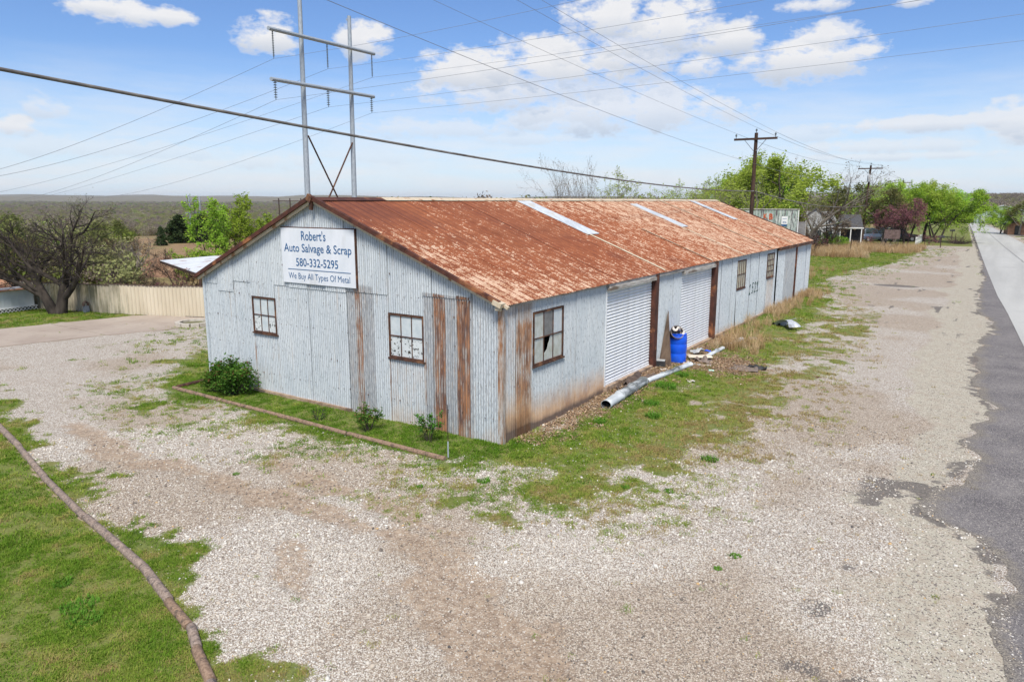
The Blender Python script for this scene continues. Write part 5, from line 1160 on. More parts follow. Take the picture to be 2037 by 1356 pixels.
MB().box((-1.2, -1.8, .1), (2.4, 4.8, .18)).build('crawl_space', M_BLK, gs)  # black box stands in for the shade under the floor
# little black lantern-like feeder by the fence
st = tag(empty('garden_ornament', (-26.2, 4.55, 0)), 'small dark arched garden ornament standing against the cream fence', 'ornament')
MB().box((0, 0, .16), (.24, .2, .32), tap=.9).build('base', nmat('blue_grey_pot', (.12, .14, .17), (.2, .22, .25), 5), st); MB().tube([(0, -.1, .32), (0, -.1, .44), (0, 0, .52), (0, .1, .44), (0, .1, .32)], .05, 6).build('arch', M_FCAP, st)
# planter ring
rg = tag(empty('planter_ring', (-19.15, 5.35, 0)), 'pale concrete ring planter on the ground beside the gable wall', 'planter')
n_ = 12
for i in range(n_):
    a = 2 * pi * i / n_; MB().box((.62 * cos(a), .62 * sin(a), .07), (.2, .31, .15), rz=a).build('edging_block', nmat('pale_block', (.42, .38, .32), (.52, .48, .42), 6) if i == 0 else bpy.data.materials['pale_block'], rg)
MB().tube([(0, 0, 0), (0, 0, .06)], .53, 16).build('soil', nmat('planter_soil', (.10, .09, .05), (.16, .16, .06), 8), rg)
# low lean-to with a white sheet roof
ln = tag(empty('lean_to', (-26, 10, 0)), 'open lean-to with a weathered white sheet-metal roof beyond the fence', 'shed')
ra = [Vector((-29.73, 10.4, 1.82)), Vector((-21.6, 7.4, 1.78)), Vector((-20.5, 12.3, 1.95)), Vector((-28.9, 13.9, 1.95))]; og = Vector((-26, 10, 0)); nn = 12
M_LRF = nmat('white_lean_roof', (.56, .58, .60), (.68, .70, .72), 3, .5, c3=(.34, .20, .14))
for i in range(nn):
    a = ra[0].lerp(ra[1], i / nn) - og; b = ra[0].lerp(ra[1], (i + 1.02) / nn) - og; c_ = ra[3].lerp(ra[2], (i + 1.02) / nn) - og; d_ = ra[3].lerp(ra[2], i / nn) - og; up_ = Vector((0, 0, .025 + .006 * (i % 2)))
    MB().add([a, b, c_, d_, a + up_, b + up_, c_ + up_, d_ + up_], [(3, 2, 1, 0), (4, 5, 6, 7), (0, 1, 5, 4), (1, 2, 6, 5), (2, 3, 7, 6), (3, 0, 4, 7)]).build('roof_sheet', M_LRF, ln)
for q in ra[1:]: MB().tube([(q.x - og.x, q.y - og.y, 0), (q.x - og.x, q.y - og.y, q.z - .02)], .06, 6).build('post', M_POLE, ln)
MB().bar(ra[0] - og - Vector((0, 0, .05)), ra[1] - og - Vector((0, 0, .05)), .06, .12).build('beam', M_POLE, ln)
# scrap lying beyond the fence
M_SCR = nmat('pale_scrap', (.30, .31, .32), (.55, .55, .54), 4, .6, c3=(.22, .12, .08))
def crumple(name, loc, sz, mt, label, cat, seed, rz=0, parent=None, group=None, n=10, amp=.3, th=.01, fold=1.0):
    q = np.random.default_rng(seed); u = np.linspace(-.5, .5, n); U, Vv = np.meshgrid(u, u); Zz = (fbm(U * 3 + seed, Vv * 3, 1.3, 3, seed) - .35) * amp * fold + amp * .12 * np.sin(U * 9 + seed)
    A = np.stack([U * sz[0] * (1 + .15 * q.normal(0, 1, U.shape) * 0), Vv * sz[1], np.maximum(Zz, .0) + .012], -1).reshape(-1, 3); B_ = A - [0, 0, th]
    idx = np.arange(n * n).reshape(n, n); Fs = np.stack([idx[:-1, :-1].ravel(), idx[:-1, 1:].ravel(), idx[1:, 1:].ravel(), idx[1:, :-1].ravel()], 1)
    rim = np.concatenate([idx[0], idx[1:, -1], idx[-1, -2::-1], idx[-2:0:-1, 0]]); r2_ = np.roll(rim, -1); E_ = np.stack([rim, rim + n * n, r2_ + n * n, r2_], 1)
    o = mesh(name, np.concatenate([A, B_]), np.concatenate([Fs, Fs[:, ::-1] + n * n, E_]), mt, parent, True); o.location = (loc[0], loc[1], float(hz(loc[0], loc[1])) + loc[2]); o.rotation_euler.z = rz
    return tag(o, label, cat, group)
crumple('scrap_sheet', (-25.6, 6.6, .1), (1.6, .6), M_SCR, 'pale bent scrap sheet on the ground just over the fence', 'scrap', 3, .3)
crumple('scrap_sheet', (-23.4, 7.9, .3), (1.2, .8), M_SCR, 'grey crumpled scrap sheet under the lean-to roof corner', 'scrap', 5, 1.0)
crumple('scrap_sheet', (-27.6, 6.6, .1), (.9, .5), M_SCR, 'small pale scrap piece behind the bare grey shrub', 'scrap', 8, .9)
# brown earth bank
bk = np.linspace(0, 1, 30); 
U, Vv = np.meshgrid(np.linspace(-6, 6, 40), np.linspace(-2.5, 2.5, 18)); Hh = 1.1 * np.exp(-(U / 3.8) ** 2 - (Vv / 1.2) ** 2) * (.8 + .5 * fbm(U, Vv, 1.1, 3, 4)) - .05
idx = np.arange(U.size).reshape(U.shape); Fs = np.stack([idx[:-1, :-1].ravel(), idx[:-1, 1:].ravel(), idx[1:, 1:].ravel(), idx[1:, :-1].ravel()], 1)
o = mesh('earth_bank', np.stack([U, Vv, Hh], -1).reshape(-1, 3), Fs, nmat('bank_soil', (.13, .07, .045), (.27, .16, .10), 2.5, .95, .4, c3=(.32, .22, .14)), None, True, loc=(-39.5, 16.8, 0)); o.rotation_euler.z = .55; tag(o, kind='structure')

# ---------------------------------------------------------------- landscape timbers
M_LOG = nmat('weathered_timber', (.17, .125, .10), (.33, .255, .21), 30, .9, .5, (1, 1, 1), c3=(.12, .10, .09))
M_LOGB = nmat('brown_timber', (.17, .11, .075), (.31, .21, .145), 30, .9, .5, (1, 1, 1), c3=(.11, .08, .06))
def timber(a, b, r, mt, parent, org, seed):
    a, b = Vector(a), Vector(b); n = max(3, int((b - a).length / .3)); P = []; R = []; q = random.Random(seed)
    L_t = (b - a).length; r *= q.uniform(.92, 1.06); sd_ = Vector((-(b - a).y, (b - a).x, 0)).normalized() * q.uniform(-.012, .012); cuts = []
    t_ = q.uniform(.25, .5)
    while t_ < L_t - .2: cuts.append(t_); t_ += q.uniform(.3, .65)
    st_ = sorted([(i / n * L_t, 1) for i in range(n + 1)] + [(c + e_, f_) for c in cuts for e_, f_ in ((-.014, .99), (-.006, .84), (.006, .84), (.014, .99))])
    for d_, f_ in st_:
        p = a.lerp(b, d_ / L_t) + sd_; p.z = float(hz(p.x, p.y)) + r * .5; P.append(p - org); R.append(r * f_)
    P = [P[0]] + P + [P[-1]]; R = [r * .85] + R + [r * .85]; dd = (P[-1] - P[0]).normalized(); P[1] = P[0] + dd * .022; P[0] = P[0] + dd * .010; P[-2] = P[-1] - dd * .022; P[-1] = P[-1] - dd * .010
    return autosmooth(MB().tube(P, R, 10).build('timber', mt, parent), 50)
og = Vector((-4, -6.7, 0)); tl = tag(empty('timber_edging', og), 'long line of grey round timbers between the lawn and the gravel', 'edging')
lp = [(-16, -4.35), (-13.2, -4.88), (-10.6, -5.32), (-8.3, -5.78), (-5.95, -6.33), (-3.6, -6.78), (-1.25, -7.17), (-.12, -7.48), (.62, -7.66), (1.08, -7.88), (1.75, -8.14), (2.5, -8.75), (4.2, -10.4)]
for i, (a, b) in enumerate(zip(lp[:-1], lp[1:])): timber((*a, 0), (*b, 0), .062, M_LOG if i not in (7, 9) else M_LOGB, tl, og, i)
og = Vector((-4, -1.35, 0)); t2 = tag(empty('timber_edging', og), 'brown round timber edging round the grass bed at the gable', 'edging')
bp = [(-10.15, -1.18), (-7.9, -1.23), (-5.6, -1.28), (-3.2, -1.38), (-.42, -1.42)]
for i, (a, b) in enumerate(zip(bp[:-1], bp[1:])): timber((*a, 0), (*b, 0), .055, M_LOGB, t2, og, 20 + i)
timber((-10.1, -1.1, 0), (-10.15, -.1, 0), .06, M_RUST, t2, og, 40)
rod = MB().tube([(-.44, -1.29, 0), (-.44, -1.29, .95), (-.445, -1.29, 1.12)], [.011, .011, .006], 6).build('marker_rod', M_POLE, None); tag(rod, 'thin rusty rod stuck upright at the end of the bed timber', 'rod')
MB().tube([(-.44, -1.29, .02), (-.44, -1.29, .36)], .015, 6).build('pale_sleeve', M_GALV, rod)

# ---------------------------------------------------------------- bushes by the gable
def bush(name, x, y, H, R_, nl, label, seed, leaf=M_LBSH, dens=14, ls=.035, tips=True, nst=9, group=None):
    t = TB(seed); q = t.q
    for i in range(nst):
        a = 2 * pi * i / nst + q.random(); sp_ = R_ / H * (.25 + .9 * q.random()); t.grow((.05 * cos(a), .05 * sin(a), -.03), (sp_ * cos(a), sp_ * sin(a), 1), H * (.6 + .4 * q.random()), .011, 2, bare_spec(n=[0, 0, 4, 3], seg=[1, 1, 5, 3, 2], wig=[0, 0, .1, .15, .2], up=[0, 0, .02, .02, 0], ang=[0, 0, 38, 40], len=[0, 0, .45, .5], rad=[0, 0, .6, .6], rmin=.003, **{'from': [0, 0, .3, .2]}))
    e = tag(empty(name, (x, y, float(hz(x, y)))), label, 'bush', group); mesh('stems', np.concatenate(t.V), np.concatenate(t.F), M_BARK, e, True)
    if nl:
        LV, LF = t.leaves(nl, ls, R_ * .11); mesh('foliage', LV, LF, leaf, e)
        if tips: LV, LF = t.leaves(nl // 7, ls * .9, R_ * .07); LV[:, 2] += .03 * H; mesh('young_leaves', LV, LF, M_LTIP, e)
    return e
bush('rose_bush', -8.25, -.64, .92, .68, 6200, 'large dense dark green rose bush at the left gable corner', 51, nst=16)
bush('rose_bush', -8.9, -.70, .70, .42, 1800, 'sprawling left shoots of rose bush reaching past the gable corner', 57, nst=9)
bush('rose_bush', -3.03, -.9, .68, .24, 760, 'small leggy rose bush between the two gable windows', 52, nst=7, ls=.026)
bush('rose_bush', -1.41, -.72, .72, .21, 640, 'small rose bush with reddish top below the rusty sheets', 53, nst=6, ls=.026)
bush('bare_twigs', -4.59, -.95, .33, .25, 60, 'low leafless thorny twigs in the middle of the bed', 54, nst=8, ls=.02)

# ---------------------------------------------------------------- weeds and dry grass
def weed(name, x, y, r, h, label, seed, mt=MWD, n=150):
    V, Fc = tuft(n, h * .4, h, r, .008, .8, seed); o = mesh(name, V, Fc, None, None, False, loc=(x, y, float(hz(x, y)))); o.data.materials.append(M_WEED); return tag(o, label, 'weed', 'weed clumps on the gravel')
k = NT('weed_green'); f = k.noise(k.coord(), 18, 2); col = k.ramp(f, [(.3, (.07, .17, .02)), (.6, (.14, .30, .04))])
a = k.n('ShaderNodeBsdfDiffuse'); b = k.n('ShaderNodeBsdfTranslucent'); k.put(a.inputs[0], col); k.put(b.inputs[0], col); m_ = k.n('ShaderNodeMixShader'); m_.inputs[0].default_value = .3
k.t.links.new(a.outputs[0], m_.inputs[1]); k.t.links.new(b.outputs[0], m_.inputs[2]); k.t.links.new(m_.outputs[0], k.out.inputs[0]); M_WEED = k.m
WL = [(3.99, 1.54, .17, .14, 'round bright weed clump alone on the gravel right of the corner'), (.86, -1.88, .13, .10, 'weed clump on the gravel edge straight below the shed corner'), (3.18, -.71, .08, .08, 'small weed at the outer edge of the corner grass'),
      (.03, -2.72, .07, .06, 'tiny weed on bare gravel below the bed timber end'), (3.9, -.45, .10, .07, 'flat weed right of the small edge weed'), (1.91, 3.65, .20, .18, 'leafy weed clump in the grass near the loose pipe end'),
      (1.45, 4.6, .22, .16, 'weed clump beside the pipe middle'), (1.2, 6.2, .28, .20, 'dark green weed clump right below the barrel debris'), (1.1, 7.7, .22, .16, 'weed clump hugging the pipe before the barrel'), (-3.27, -4.18, .07, .05, 'tiny weed between the tyre tracks'),
      (-.6, -8.28, .20, .09, 'bright grass clump in the lawn, rightmost of three'), (-.99, -8.15, .22, .11, 'tall bright grass clump in the lawn, middle of three'), (-1.75, -8.0, .13, .09, 'bright grass clump in the lawn, leftmost of three'),
      (5.6, -2.2, .09, .06, 'small weed near the crumbling asphalt edge'), (5.5, -2.7, .06, .05, 'tiny weed below the asphalt-edge weed'), (1.0, 2.6, .16, .13, 'weed clump in the brown soil before the broken window')]
for i, (x, y, r, h, lb) in enumerate(WL): weed('weed_clump', x, y, r, h, lb, 400 + i, n=int(60 + 900 * r * r * 3))
DX, DY = [], []
def dreg(n, x0, x1, y0, y1, f):
    x, y = rng.uniform(x0, x1, n), rng.uniform(y0, y1, n); ok = f(x, y) & ~shedbox(x, y); DX.append(x[ok]); DY.append(y[ok])
dreg(520, .05, 1.5, 13.5, 30, lambda x, y: rng.random(len(x)) < (1 - ss(x, .35, 1.25)) * ss(y, 13.6, 16.5) * (.35 + ss(fbm(x, y, .5, 2, 5), .4, .6)))
dreg(90, .6, 2.0, 11.5, 14.8, lambda x, y: fbm(x, y, .8, 2, 5) > .45)
dreg(2600, -14, 2.2, 60, 78.5, lambda x, y: (x < 1.6 - (70 - y) * .28) & (fbm(x, y, .2, 3, 6) > .40))
dreg(500, -6, .3, 31, 50, lambda x, y: (fbm(x, y, .3, 3, 7) > .48) & (x < -.2 - (40 - y) * .02))
dreg(1500, -34, -11, 5, 16, lambda x, y: (y > np.interp(x, [p[0] for p in FENCE], [p[1] for p in FENCE]) + .6) & (fbm(x, y, .3, 3, 8) > .40))
x, y = np.concatenate(DX), np.concatenate(DY); N = len(x); sc_ = rng.uniform(.6, 1.15, N) * np.where(y > 55, 1.25, .8) * np.where(x < -10.5, .7, 1)
scatter('dry_grass', np.stack([x, y, hz(x, y)], 1), sc_, np.stack([rng.normal(0, .12, N), rng.normal(0, .12, N), rng.uniform(0, 6.28, N)], 1), rng.integers(0, 4, N), DT)
# brown litter along the long wall
LM = nmat('litter', (.20, .12, .07), (.42, .29, .18), 30, .95, 0, c3=(.5, .44, .36)); q = np.random.default_rng(5)
LP = [proto('litter', *leafquads(q.normal(0, 1, (30, 3)) * [.06, .06, .012] + [0, 0, .012], .022, q, .3), LM) for _ in range(3)]
x = np.abs(rng.normal(.1, .40, 1700)) + .03; y = rng.uniform(.3, 14.5, 1700); ok = rng.random(1700) < .4 + .6 * (y > 3); x = np.concatenate([x[ok], rng.normal(1.5, .65, 700)]); y = np.concatenate([y[ok], rng.normal(9.9, .8, 700)]); ok = x > .05; x, y = x[ok], y[ok]; N = len(x)
scatter('leaf_litter', np.stack([x, y, hz(x, y)], 1), rng.uniform(.6, 1.5, N), np.stack([0 * x, 0 * x, rng.uniform(0, 6.28, N)], 1), rng.integers(0, 3, N), LP)

# ---------------------------------------------------------------- things along the long wall
M_PIPE = nmat('galvanised_pipe', (.40, .43, .45), (.58, .61, .63), 6, .5, .1, (1, .3, 1), c3=(.12, .13, .13))
def openpipe(a, b, r, label, dent=1.0):
    a, b = Vector(a), Vector(b); e = tag(empty('loose_pipe', a), label, 'pipe', 'galvanised pipe lengths along the wall'); n = 14; V = []; Fc = []; m_ = 14; d = (b - a); L = d.length; d.normalize(); s_ = d.cross(Vector((0, 0, 1))).normalized(); u_ = s_.cross(d)
    for ri in (r, r * .93):
        for i in range(n + 1):
            c = d * (L * i / n) + Vector((0, 0, r * dent * .95))
            for j in range(m_): t_ = 2 * pi * j / m_; V.append(c + s_ * cos(t_) * ri * (1.05) + u_ * sin(t_) * ri * dent * (1 - .08 * math.sin(i * 1.7)))
    N1 = (n + 1) * m_
    for i in range(n):
        for j in range(m_):
            q = (i * m_ + j, i * m_ + (j + 1) % m_, (i + 1) * m_ + (j + 1) % m_, (i + 1) * m_ + j); Fc.append(q[::-1]); Fc.append(tuple(N1 + w_ for w_ in q))
    for i in (0, n):
        for j in range(m_): Fc.append((i * m_ + j, i * m_ + (j + 1) % m_, N1 + i * m_ + (j + 1) % m_, N1 + i * m_ + j))
    o = mesh('pipe_shell', V, Fc, M_PIPE, e, True); o.data.materials.append(M_BLK)
    for pi_, q_ in enumerate(o.data.polygons):
        if min(q_.vertices) >= N1: q_.material_index = 1  # inner wall coloured black, standing in for shade inside the pipe

    for k_ in range(1, 3): autosmooth(MB().tube([d * (L * k_ / 3) + Vector((0, 0, r * dent)), d * (L * k_ / 3 + .04) + Vector((0, 0, r * dent))], r * 1.1, 14).build('joint_band', M_PIPE, e))
    return e
hzf = lambda x, y: float(hz(x, y))
openpipe((.66, 3.62, hzf(.66, 3.6)), (.60, 6.1, hzf(.6, 6)), .135, 'large loose pipe length with its open black end towards the corner', .85)
openpipe((.62, 6.25, hzf(.62, 6.2)), (.90, 9.0, hzf(.9, 9)), .085, 'thin flattened pipe length ending beside the barrel', .8)
openpipe((.92, 10.2, hzf(.92, 10)), (.93, 12.1, hzf(.93, 12)), .075, 'pipe length half buried past the debris heap', .7)
openpipe((.92, 12.5, hzf(.92, 12.5)), (1.0, 14.1, hzf(1, 14)), .10, 'flattened pipe length farthest along the wall', .6)
# barrel
M_BLUP = nmat('blue_plastic', (.004, .075, .60), (.01, .11, .74), 3, .35, 0, spec=.5, c3=(.02, .09, .50))
bl = tag(empty('blue_barrel', (.34, 9.28, hzf(.34, 9.3))), 'bright blue plastic barrel filled with trash between the roll-up doors', 'barrel')
prof = [(.26, 0), (.285, .03), (.292, .12), (.298, .28), (.29, .30), (.29, .315), (.298, .335), (.302, .45), (.298, .58), (.29, .6), (.29, .615), (.298, .635), (.295, .78), (.285, .86), (.262, .885), (.285, .895), (.285, .915), (.262, .92), (.25, .90), (.25, .70)]
autosmooth(MB().tube([(0, 0, z) for r, z in prof], [r for r, z in prof], 28, True).build('drum', M_BLUP, bl), 35)
for s_ in (-1, 1): MB().box((s_ * .25, 0, .885), (.05, .12, .02)).build('handle', M_BLUP, bl)
tb = tag(empty('metal_tub', (.30, 9.22, bl.location.z + .90)), 'dented round metal tub of scrap sticking out of the blue barrel', 'tub')
ang = Matrix.Rotation(radians(58), 3, Vector((1, 1.0, 0)).normalized())
rr = [(.17, 0), (.20, .02), (.21, .16), (.225, .17), (.225, .18), (.2, .175), (.19, .05), (.0, .04)]
V = []; Fc = []; mm = 20
for r_, z_ in rr:
    for j in range(mm): V.append(ang @ Vector((r_ * cos(2 * pi * j / mm), r_ * sin(2 * pi * j / mm), z_)) + Vector((-.0, -.05, .0)))
for i in range(len(rr) - 1):
    for j in range(mm): Fc.append((i * mm + j, i * mm + (j + 1) % mm, (i + 1) * mm + (j + 1) % mm, (i + 1) * mm + j))
autosmooth(mesh('shell', V, Fc, nmat('dull_steel', (.12, .10, .09), (.30, .27, .25), 6, .4, metal=.5), tb))
M_PAP = nmat('pale_scrap_paper', (.50, .46, .42), (.70, .66, .62), 6, .8, c3=(.35, .18, .10))
crumple('scrap_paper', (0, 0, 0), (.26, .22), M_PAP, None, None, 12, .4, tb, amp=.25).location = (.05, -.08, .12)
for i, (px_, py_, c) in enumerate(((.12, -.08, M_PAP), (-.12, .1, M_BLK), (.1, .12, M_SCR))):
    o = crumple('trash_bag' if i == 1 else 'scrap_wad', (.34 + px_, 9.28 + py_, .80), (.2, .2), c, ['crumpled pale wrapper in the barrel mouth', 'black plastic scrap in the barrel mouth', 'grey crumpled foil in the barrel mouth'][i], 'trash', 30 + i, i, amp=.3)
# leaning board
bd = MB().add([(.05, 9.15, .05), (.05, 9.7, .05), (.5, 9.05, .0), (.5, 8.95, .0), (.06, 9.75, 1.62), (.09, 9.62, 1.6)], [(0, 3, 5), (0, 5, 4, 1), (1, 4, 2), (3, 2, 4, 5), (0, 1, 2, 3)]).build('leaning_board', nmat('old_board', (.09, .06, .045), (.20, .14, .10), 6, .9, .2, (1, 1, .2))); bd.location = (-.02, -.55, hzf(.2, 9)); tag(bd, 'dark wooden board leaning on the wall behind the barrel', 'board')
bx_ = MB().box((0, 0, .1), (.26, .2, .2), rz=.3).build('metal_box', M_BLK); bx_.location = (.2, 8.33, hzf(.2, 8.3)); tag(bx_, 'small black box with pale lid at the foot of the door jamb', 'box'); MB().box((0, 0, .21), (.24, .18, .03), rz=.3).build('lid', M_SCR, bx_)
M_RUG = nmat('brown_tarp', (.055, .038, .03), (.15, .11, .09), 5, .9, .3)
crumple('tarp', (.36, 6.35, 0), (.55, 1.5), M_RUG, 'dark brown crumpled tarp heap before the first roll-up door', 'tarp', 61, .12, amp=.42, n=22)
crumple('tarp', (.30, 5.45, 0), (.35, .6), M_RUG, 'small brown rag left of the tarp heap', 'tarp', 63, .3, amp=.2, n=14)
M_FOAM = nmat('cream_foam', (.58, .50, .38), (.70, .64, .52), 4, .8); M_SLAB = nmat('bark_slab', (.13, .10, .085), (.25, .20, .17), 9, .95, .5)
DB = [('foam_board', (.82, 10.05, .10), (.75, .42), M_FOAM, 'cream foam board lying on the debris right of the barrel', .05, .5), ('scrap_strip', (.55, 10.6, .1), (.6, .12), M_SCR, 'pale metal strip standing in the debris behind the foam board', .25, 1.2),
      ('grey_lump', (1.05, 9.75, .0), (.5, .4), M_SLAB, 'grey crumbled lump in front of the foam board', .45, .2), ('bark_slab', (2.05, 9.85, 0), (1.3, .75), M_SLAB, 'flat grey weathered slab lying on the grass beyond the debris', .07, .25),
      ('dark_scrap', (2.6, 10.2, 0), (.55, .25), M_BLK, 'dark twisted scrap at the right end of the grey slab', .3, .1), ('scrap_strip', (1.05, 9.3, 0), (.75, .12), M_SCR, 'pale bent strip lying below the lump', .1, .3),
      ('bottle_piece', (.75, 9.05, 0), (.22, .12), M_PAP, 'white crushed bottle at the foot of the blue barrel', .2, .9), ('trash_wad', (.45, 7.95, 0), (.22, .16), M_PAP, 'white crumpled litter between tarp and barrel', .15, .4),
      ('trash_wad', (1.55, 7.25, 0), (.2, .14), M_PAP, 'pale litter on the grass below the barrel', .12, .4), ('trash_wad', (1.3, 14.6, 0), (.32, .22), M_SCR, 'pale crumpled litter past the last pipe length', .2, .2), ('blue_scrap', (.62, 11.3, .02), (.3, .1), M_BLUP, 'small dark blue scrap on the brown soil', .1, .2)]
for i, (nm_, lc, sz, mt, lb, am, rz) in enumerate(DB): crumple(nm_, lc, sz, mt, lb, 'debris', 80 + i, rz, amp=am, n=9, th=.02)
can = MB().tube([(0, 0, .035), (.15, .05, .035)], .035, 10).build('crushed_can', nmat('mint_can', (.30, .48, .40), (.45, .6, .5), 8, .4)); can.location = (1.55, 8.75, hzf(1.5, 8.7)); autosmooth(can); tag(can, 'pale green can lying on the grass near the barrel', 'can')
# curled fender
fd = tag(empty('car_fender', (1.75, 17.9, hzf(1.8, 18)), -.75), 'curled silver car fender lying on the grass by the dry weeds', 'fender')
V = []; Fc = []; n = 16; pr = [(-.22, .06), (-.2, 0), (-.1, .03), (-.08, -.01), (.05, .0), (.07, .035), (.18, .03), (.22, -.05)]
M_FEND = nmat('scratched_silver', (.45, .47, .50), (.66, .68, .70), 6, .35, .1, metal=.3, c3=(.25, .24, .24))
for lay in (0, .012):
    for i in range(n + 1):
        t_ = pi * (.06 + .82 * i / n); R_ = .40; cx, cz = -R_ * cos(t_) * 1.25, R_ * sin(t_) * .85
        for u_, v_ in pr: V.append((cx * (1 + (v_ - lay) * .8), u_ * (1 + .3 * sin(i * .5)) , cz * (1 + (v_ - lay) * .9) + .01))
m_ = len(pr); N1 = (n + 1) * m_
for i in range(n):
    for j in range(m_ - 1): q = (i * m_ + j, i * m_ + j + 1, (i + 1) * m_ + j + 1, (i + 1) * m_ + j); Fc.append(q); Fc.append(tuple(N1 + w_ for w_ in q[::-1]))
mesh('arch', V, Fc, M_FEND, fd, True)
crumple('torn_flange', (0, 0, 0), (.55, .35), M_FEND, None, None, 91, .3, fd, amp=.25).location = (-.5, .1, .05); MB().bar((-.7, .1, .1), (.1, .25, .42), .05, .02).build('torn_strip', M_FEND, fd); crumple('liner', (0, 0, 0), (.4, .3), M_BLK, None, None, 92, .3, fd, amp=.3).location = (-.65, -.05, .02)

# ---------------------------------------------------------------- buildings, vehicles and yard things down the road
M_SID = nmat('white_siding', (.42, .43, .44), (.55, .56, .57), 3, .7); M_ROOFG = nmat('dark_shingle', (.05, .05, .055), (.09, .09, .095), 8, .9); M_GLS = nmat('window_glass', (.03, .045, .05), (.07, .09, .10), 2, .15, spec=.6)
def at_frame(x, y): return math.atan2(y - CAM[1], x - CAM[0]) - pi / 2
# old shop with painted board front
k = NT('peeling_green_boards'); P = k.coord(); c = k.mix(k.rng(k.noise(k.coord((1, 1, .3)), 3.5, 6, .7), .4, .6), (.20, .27, .23), (.50, .54, .50)); c = k.mix(k.rng(k.noise(k.coord((1, 1, .2)), 5, 5, .7), .52, .62), c, (.11, .09, .10)); c = k.mix(k.rng(k.noise(P, 2, 4), .6, .7, 0, .6), c, (.10, .22, .14)); M_PGR = k.prin(c, .85)
sx_, sy_ = -5.75, 52.4
sp_ = tag(empty('old_shop', (sx_, sy_, 0), at_frame(sx_, sy_)), 'old shop with a peeling green and white board front past the shed end', 'building')
for i in range(13): MB().box((-3.1 + i * .26, 0, 2.25), (.25, .06 + .008 * (i % 2), 4.3)).build('front_board', M_PGR, sp_)
MB().box((-4.7, .0, 2.2), (2.9, .06, 4.2)).build('front_wall', M_PGR, sp_); MB().box((-2.9, 2.6, 1.8), (6.2, 5.0, 3.6)).build('wall', M_BOARD, sp_); MB().box((-2.9, -.02, 4.42), (6.4, .14, .07)).build('coping', M_BOARD, sp_); MB().box((.22, -.02, 2.2), (.08, .1, 4.4)).build('corner_post', M_PLAS, sp_)
M_ORG = nmat('orange_red_letter', (.42, .07, .02), (.55, .12, .04), 5, .6)
text('K', 'lettering', M_ORG, sp_, .30, .42, -2.40, 3.83, -.06, bold=.03); text('B', 'lettering', M_ORG, sp_, .30, .50, -1.95, 3.80, -.06, bold=.035)
ps = tag(empty('paper_sign', (sx_, sy_, 0), at_frame(sx_, sy_)), 'white notice with faint blue marks fixed to the green board front', 'sign')
MB().box((-.85, -.07, 3.50), (.50, .02, .66)).build('board', M_PLAS, ps); text('406', 'lettering', M_BLUE, ps, .32, .16, -.85, 3.34, -.085); MB().box((-.85, -.084, 3.63), (.34, .004, .03)).build('printed_line', M_BLUE, ps); MB().box((-.85, -.07, 3.10), (.42, .02, .12)).build('blue_strip', M_BLUE, ps)
M_GRB = nmat('grey_planks', (.17, .16, .165), (.27, .255, .25), 5, .9, .1, (.3, 1, 1))
gb = tag(empty('board_fence', (-5.05, 53.5, 0), at_frame(-5.05, 53.5)), 'grey plank screen standing right of the green board front', 'fence')
for i in range(20): MB().box((-.55, 0, .1 + i * .168), (.95, .03 + .006 * (i % 2), .16)).build('plank', M_GRB, gb)
for s_ in (-1.0, -.08): MB().box((s_, .05, 1.72), (.08, .08, 3.44)).build('post', M_BOARD, gb)
# white house
hx, hy = -9.0, 77.6
hs = tag(empty('white_house', (hx, hy, 0), at_frame(hx, hy)), 'white two-level house with a dark porch roof behind the bare trees', 'house')
def gable_house(w_, d, h, rh, mw, mr, par, ox=0, oy=0):
    MB().prism([(ox - w_ / 2, 0), (ox + w_ / 2, 0), (ox + w_ / 2, h), (ox, h + rh), (ox - w_ / 2, h)], oy, oy + d).build('wall', mw, par)
    for s_ in (-1, 1): MB().bar((ox + s_ * (w_ / 2 + .25), oy + d / 2, h - rh * .5 / (w_ / 2) * .25), (ox, oy + d / 2, h + rh + .05), d + .5, .1).build('roof', mr, par)
gable_house(6.2, 6, 2.5, 2.2, M_SID, M_ROOFG, hs); hs.scale = (.84, .84, .9); 
MB().add([(-3.1, -.05, 2.6), (3.1, -.05, 2.6), (2.0, -.05, 4.4), (-2.0, -.05, 4.4), (-3.1, .05, 2.6), (3.1, .05, 2.6), (2.0, .05, 4.4), (-2.0, .05, 4.4)], [(0, 1, 2, 3), (7, 6, 5, 4), (0, 4, 5, 1), (2, 6, 7, 3)]).build('gable_siding', M_SID, hs)
for i, xw in enumerate((-1.1, .5, 1.9)): w_o = MB().box((xw, -.08, 1.5), (.95, .08, 1.3)).build('window', M_PLAS, hs); MB().box((xw, -.13, 1.5), (.75, .04, 1.1)).build('pane', M_GLS, w_o)
MB().box((0, -.12, 2.35), (6.4, .08, .12)).build('eave_board', M_PLAS, hs)
pc = MB().add([(2.9, -.9, 2.45), (6.0, -.9, 2.45), (5.6, .8, 4.0), (2.9, .8, 4.0), (2.9, .8, 2.45), (6.0, .8, 2.45)], [(0, 1, 2, 3), (1, 5, 2), (0, 3, 4), (0, 4, 5, 1), (2, 5, 4, 3)]).build('porch_roof', M_ROOFG, hs); MB().box((4.45, -.9, 2.38), (3.2, .08, .14)).build('porch_fascia', M_PLAS, hs); MB().box((4.45, .4, 1.1), (2.8, .5, 2.2)).build('porch_recess', M_BLK, hs)  # porch recess is a black box standing in for shade under the roof
for xw in (3.2, 4.5, 5.8): MB().box((xw, -.8, 1.15), (.12, .12, 2.3)).build('porch_post', M_PLAS, hs)
gs2 = plant('green_shrub', 'green_shrub', -6.3, 74, 1.7, 'green bush in front of the white house windows', 'shrub', rz=1, wide=1.3, part='foliage')
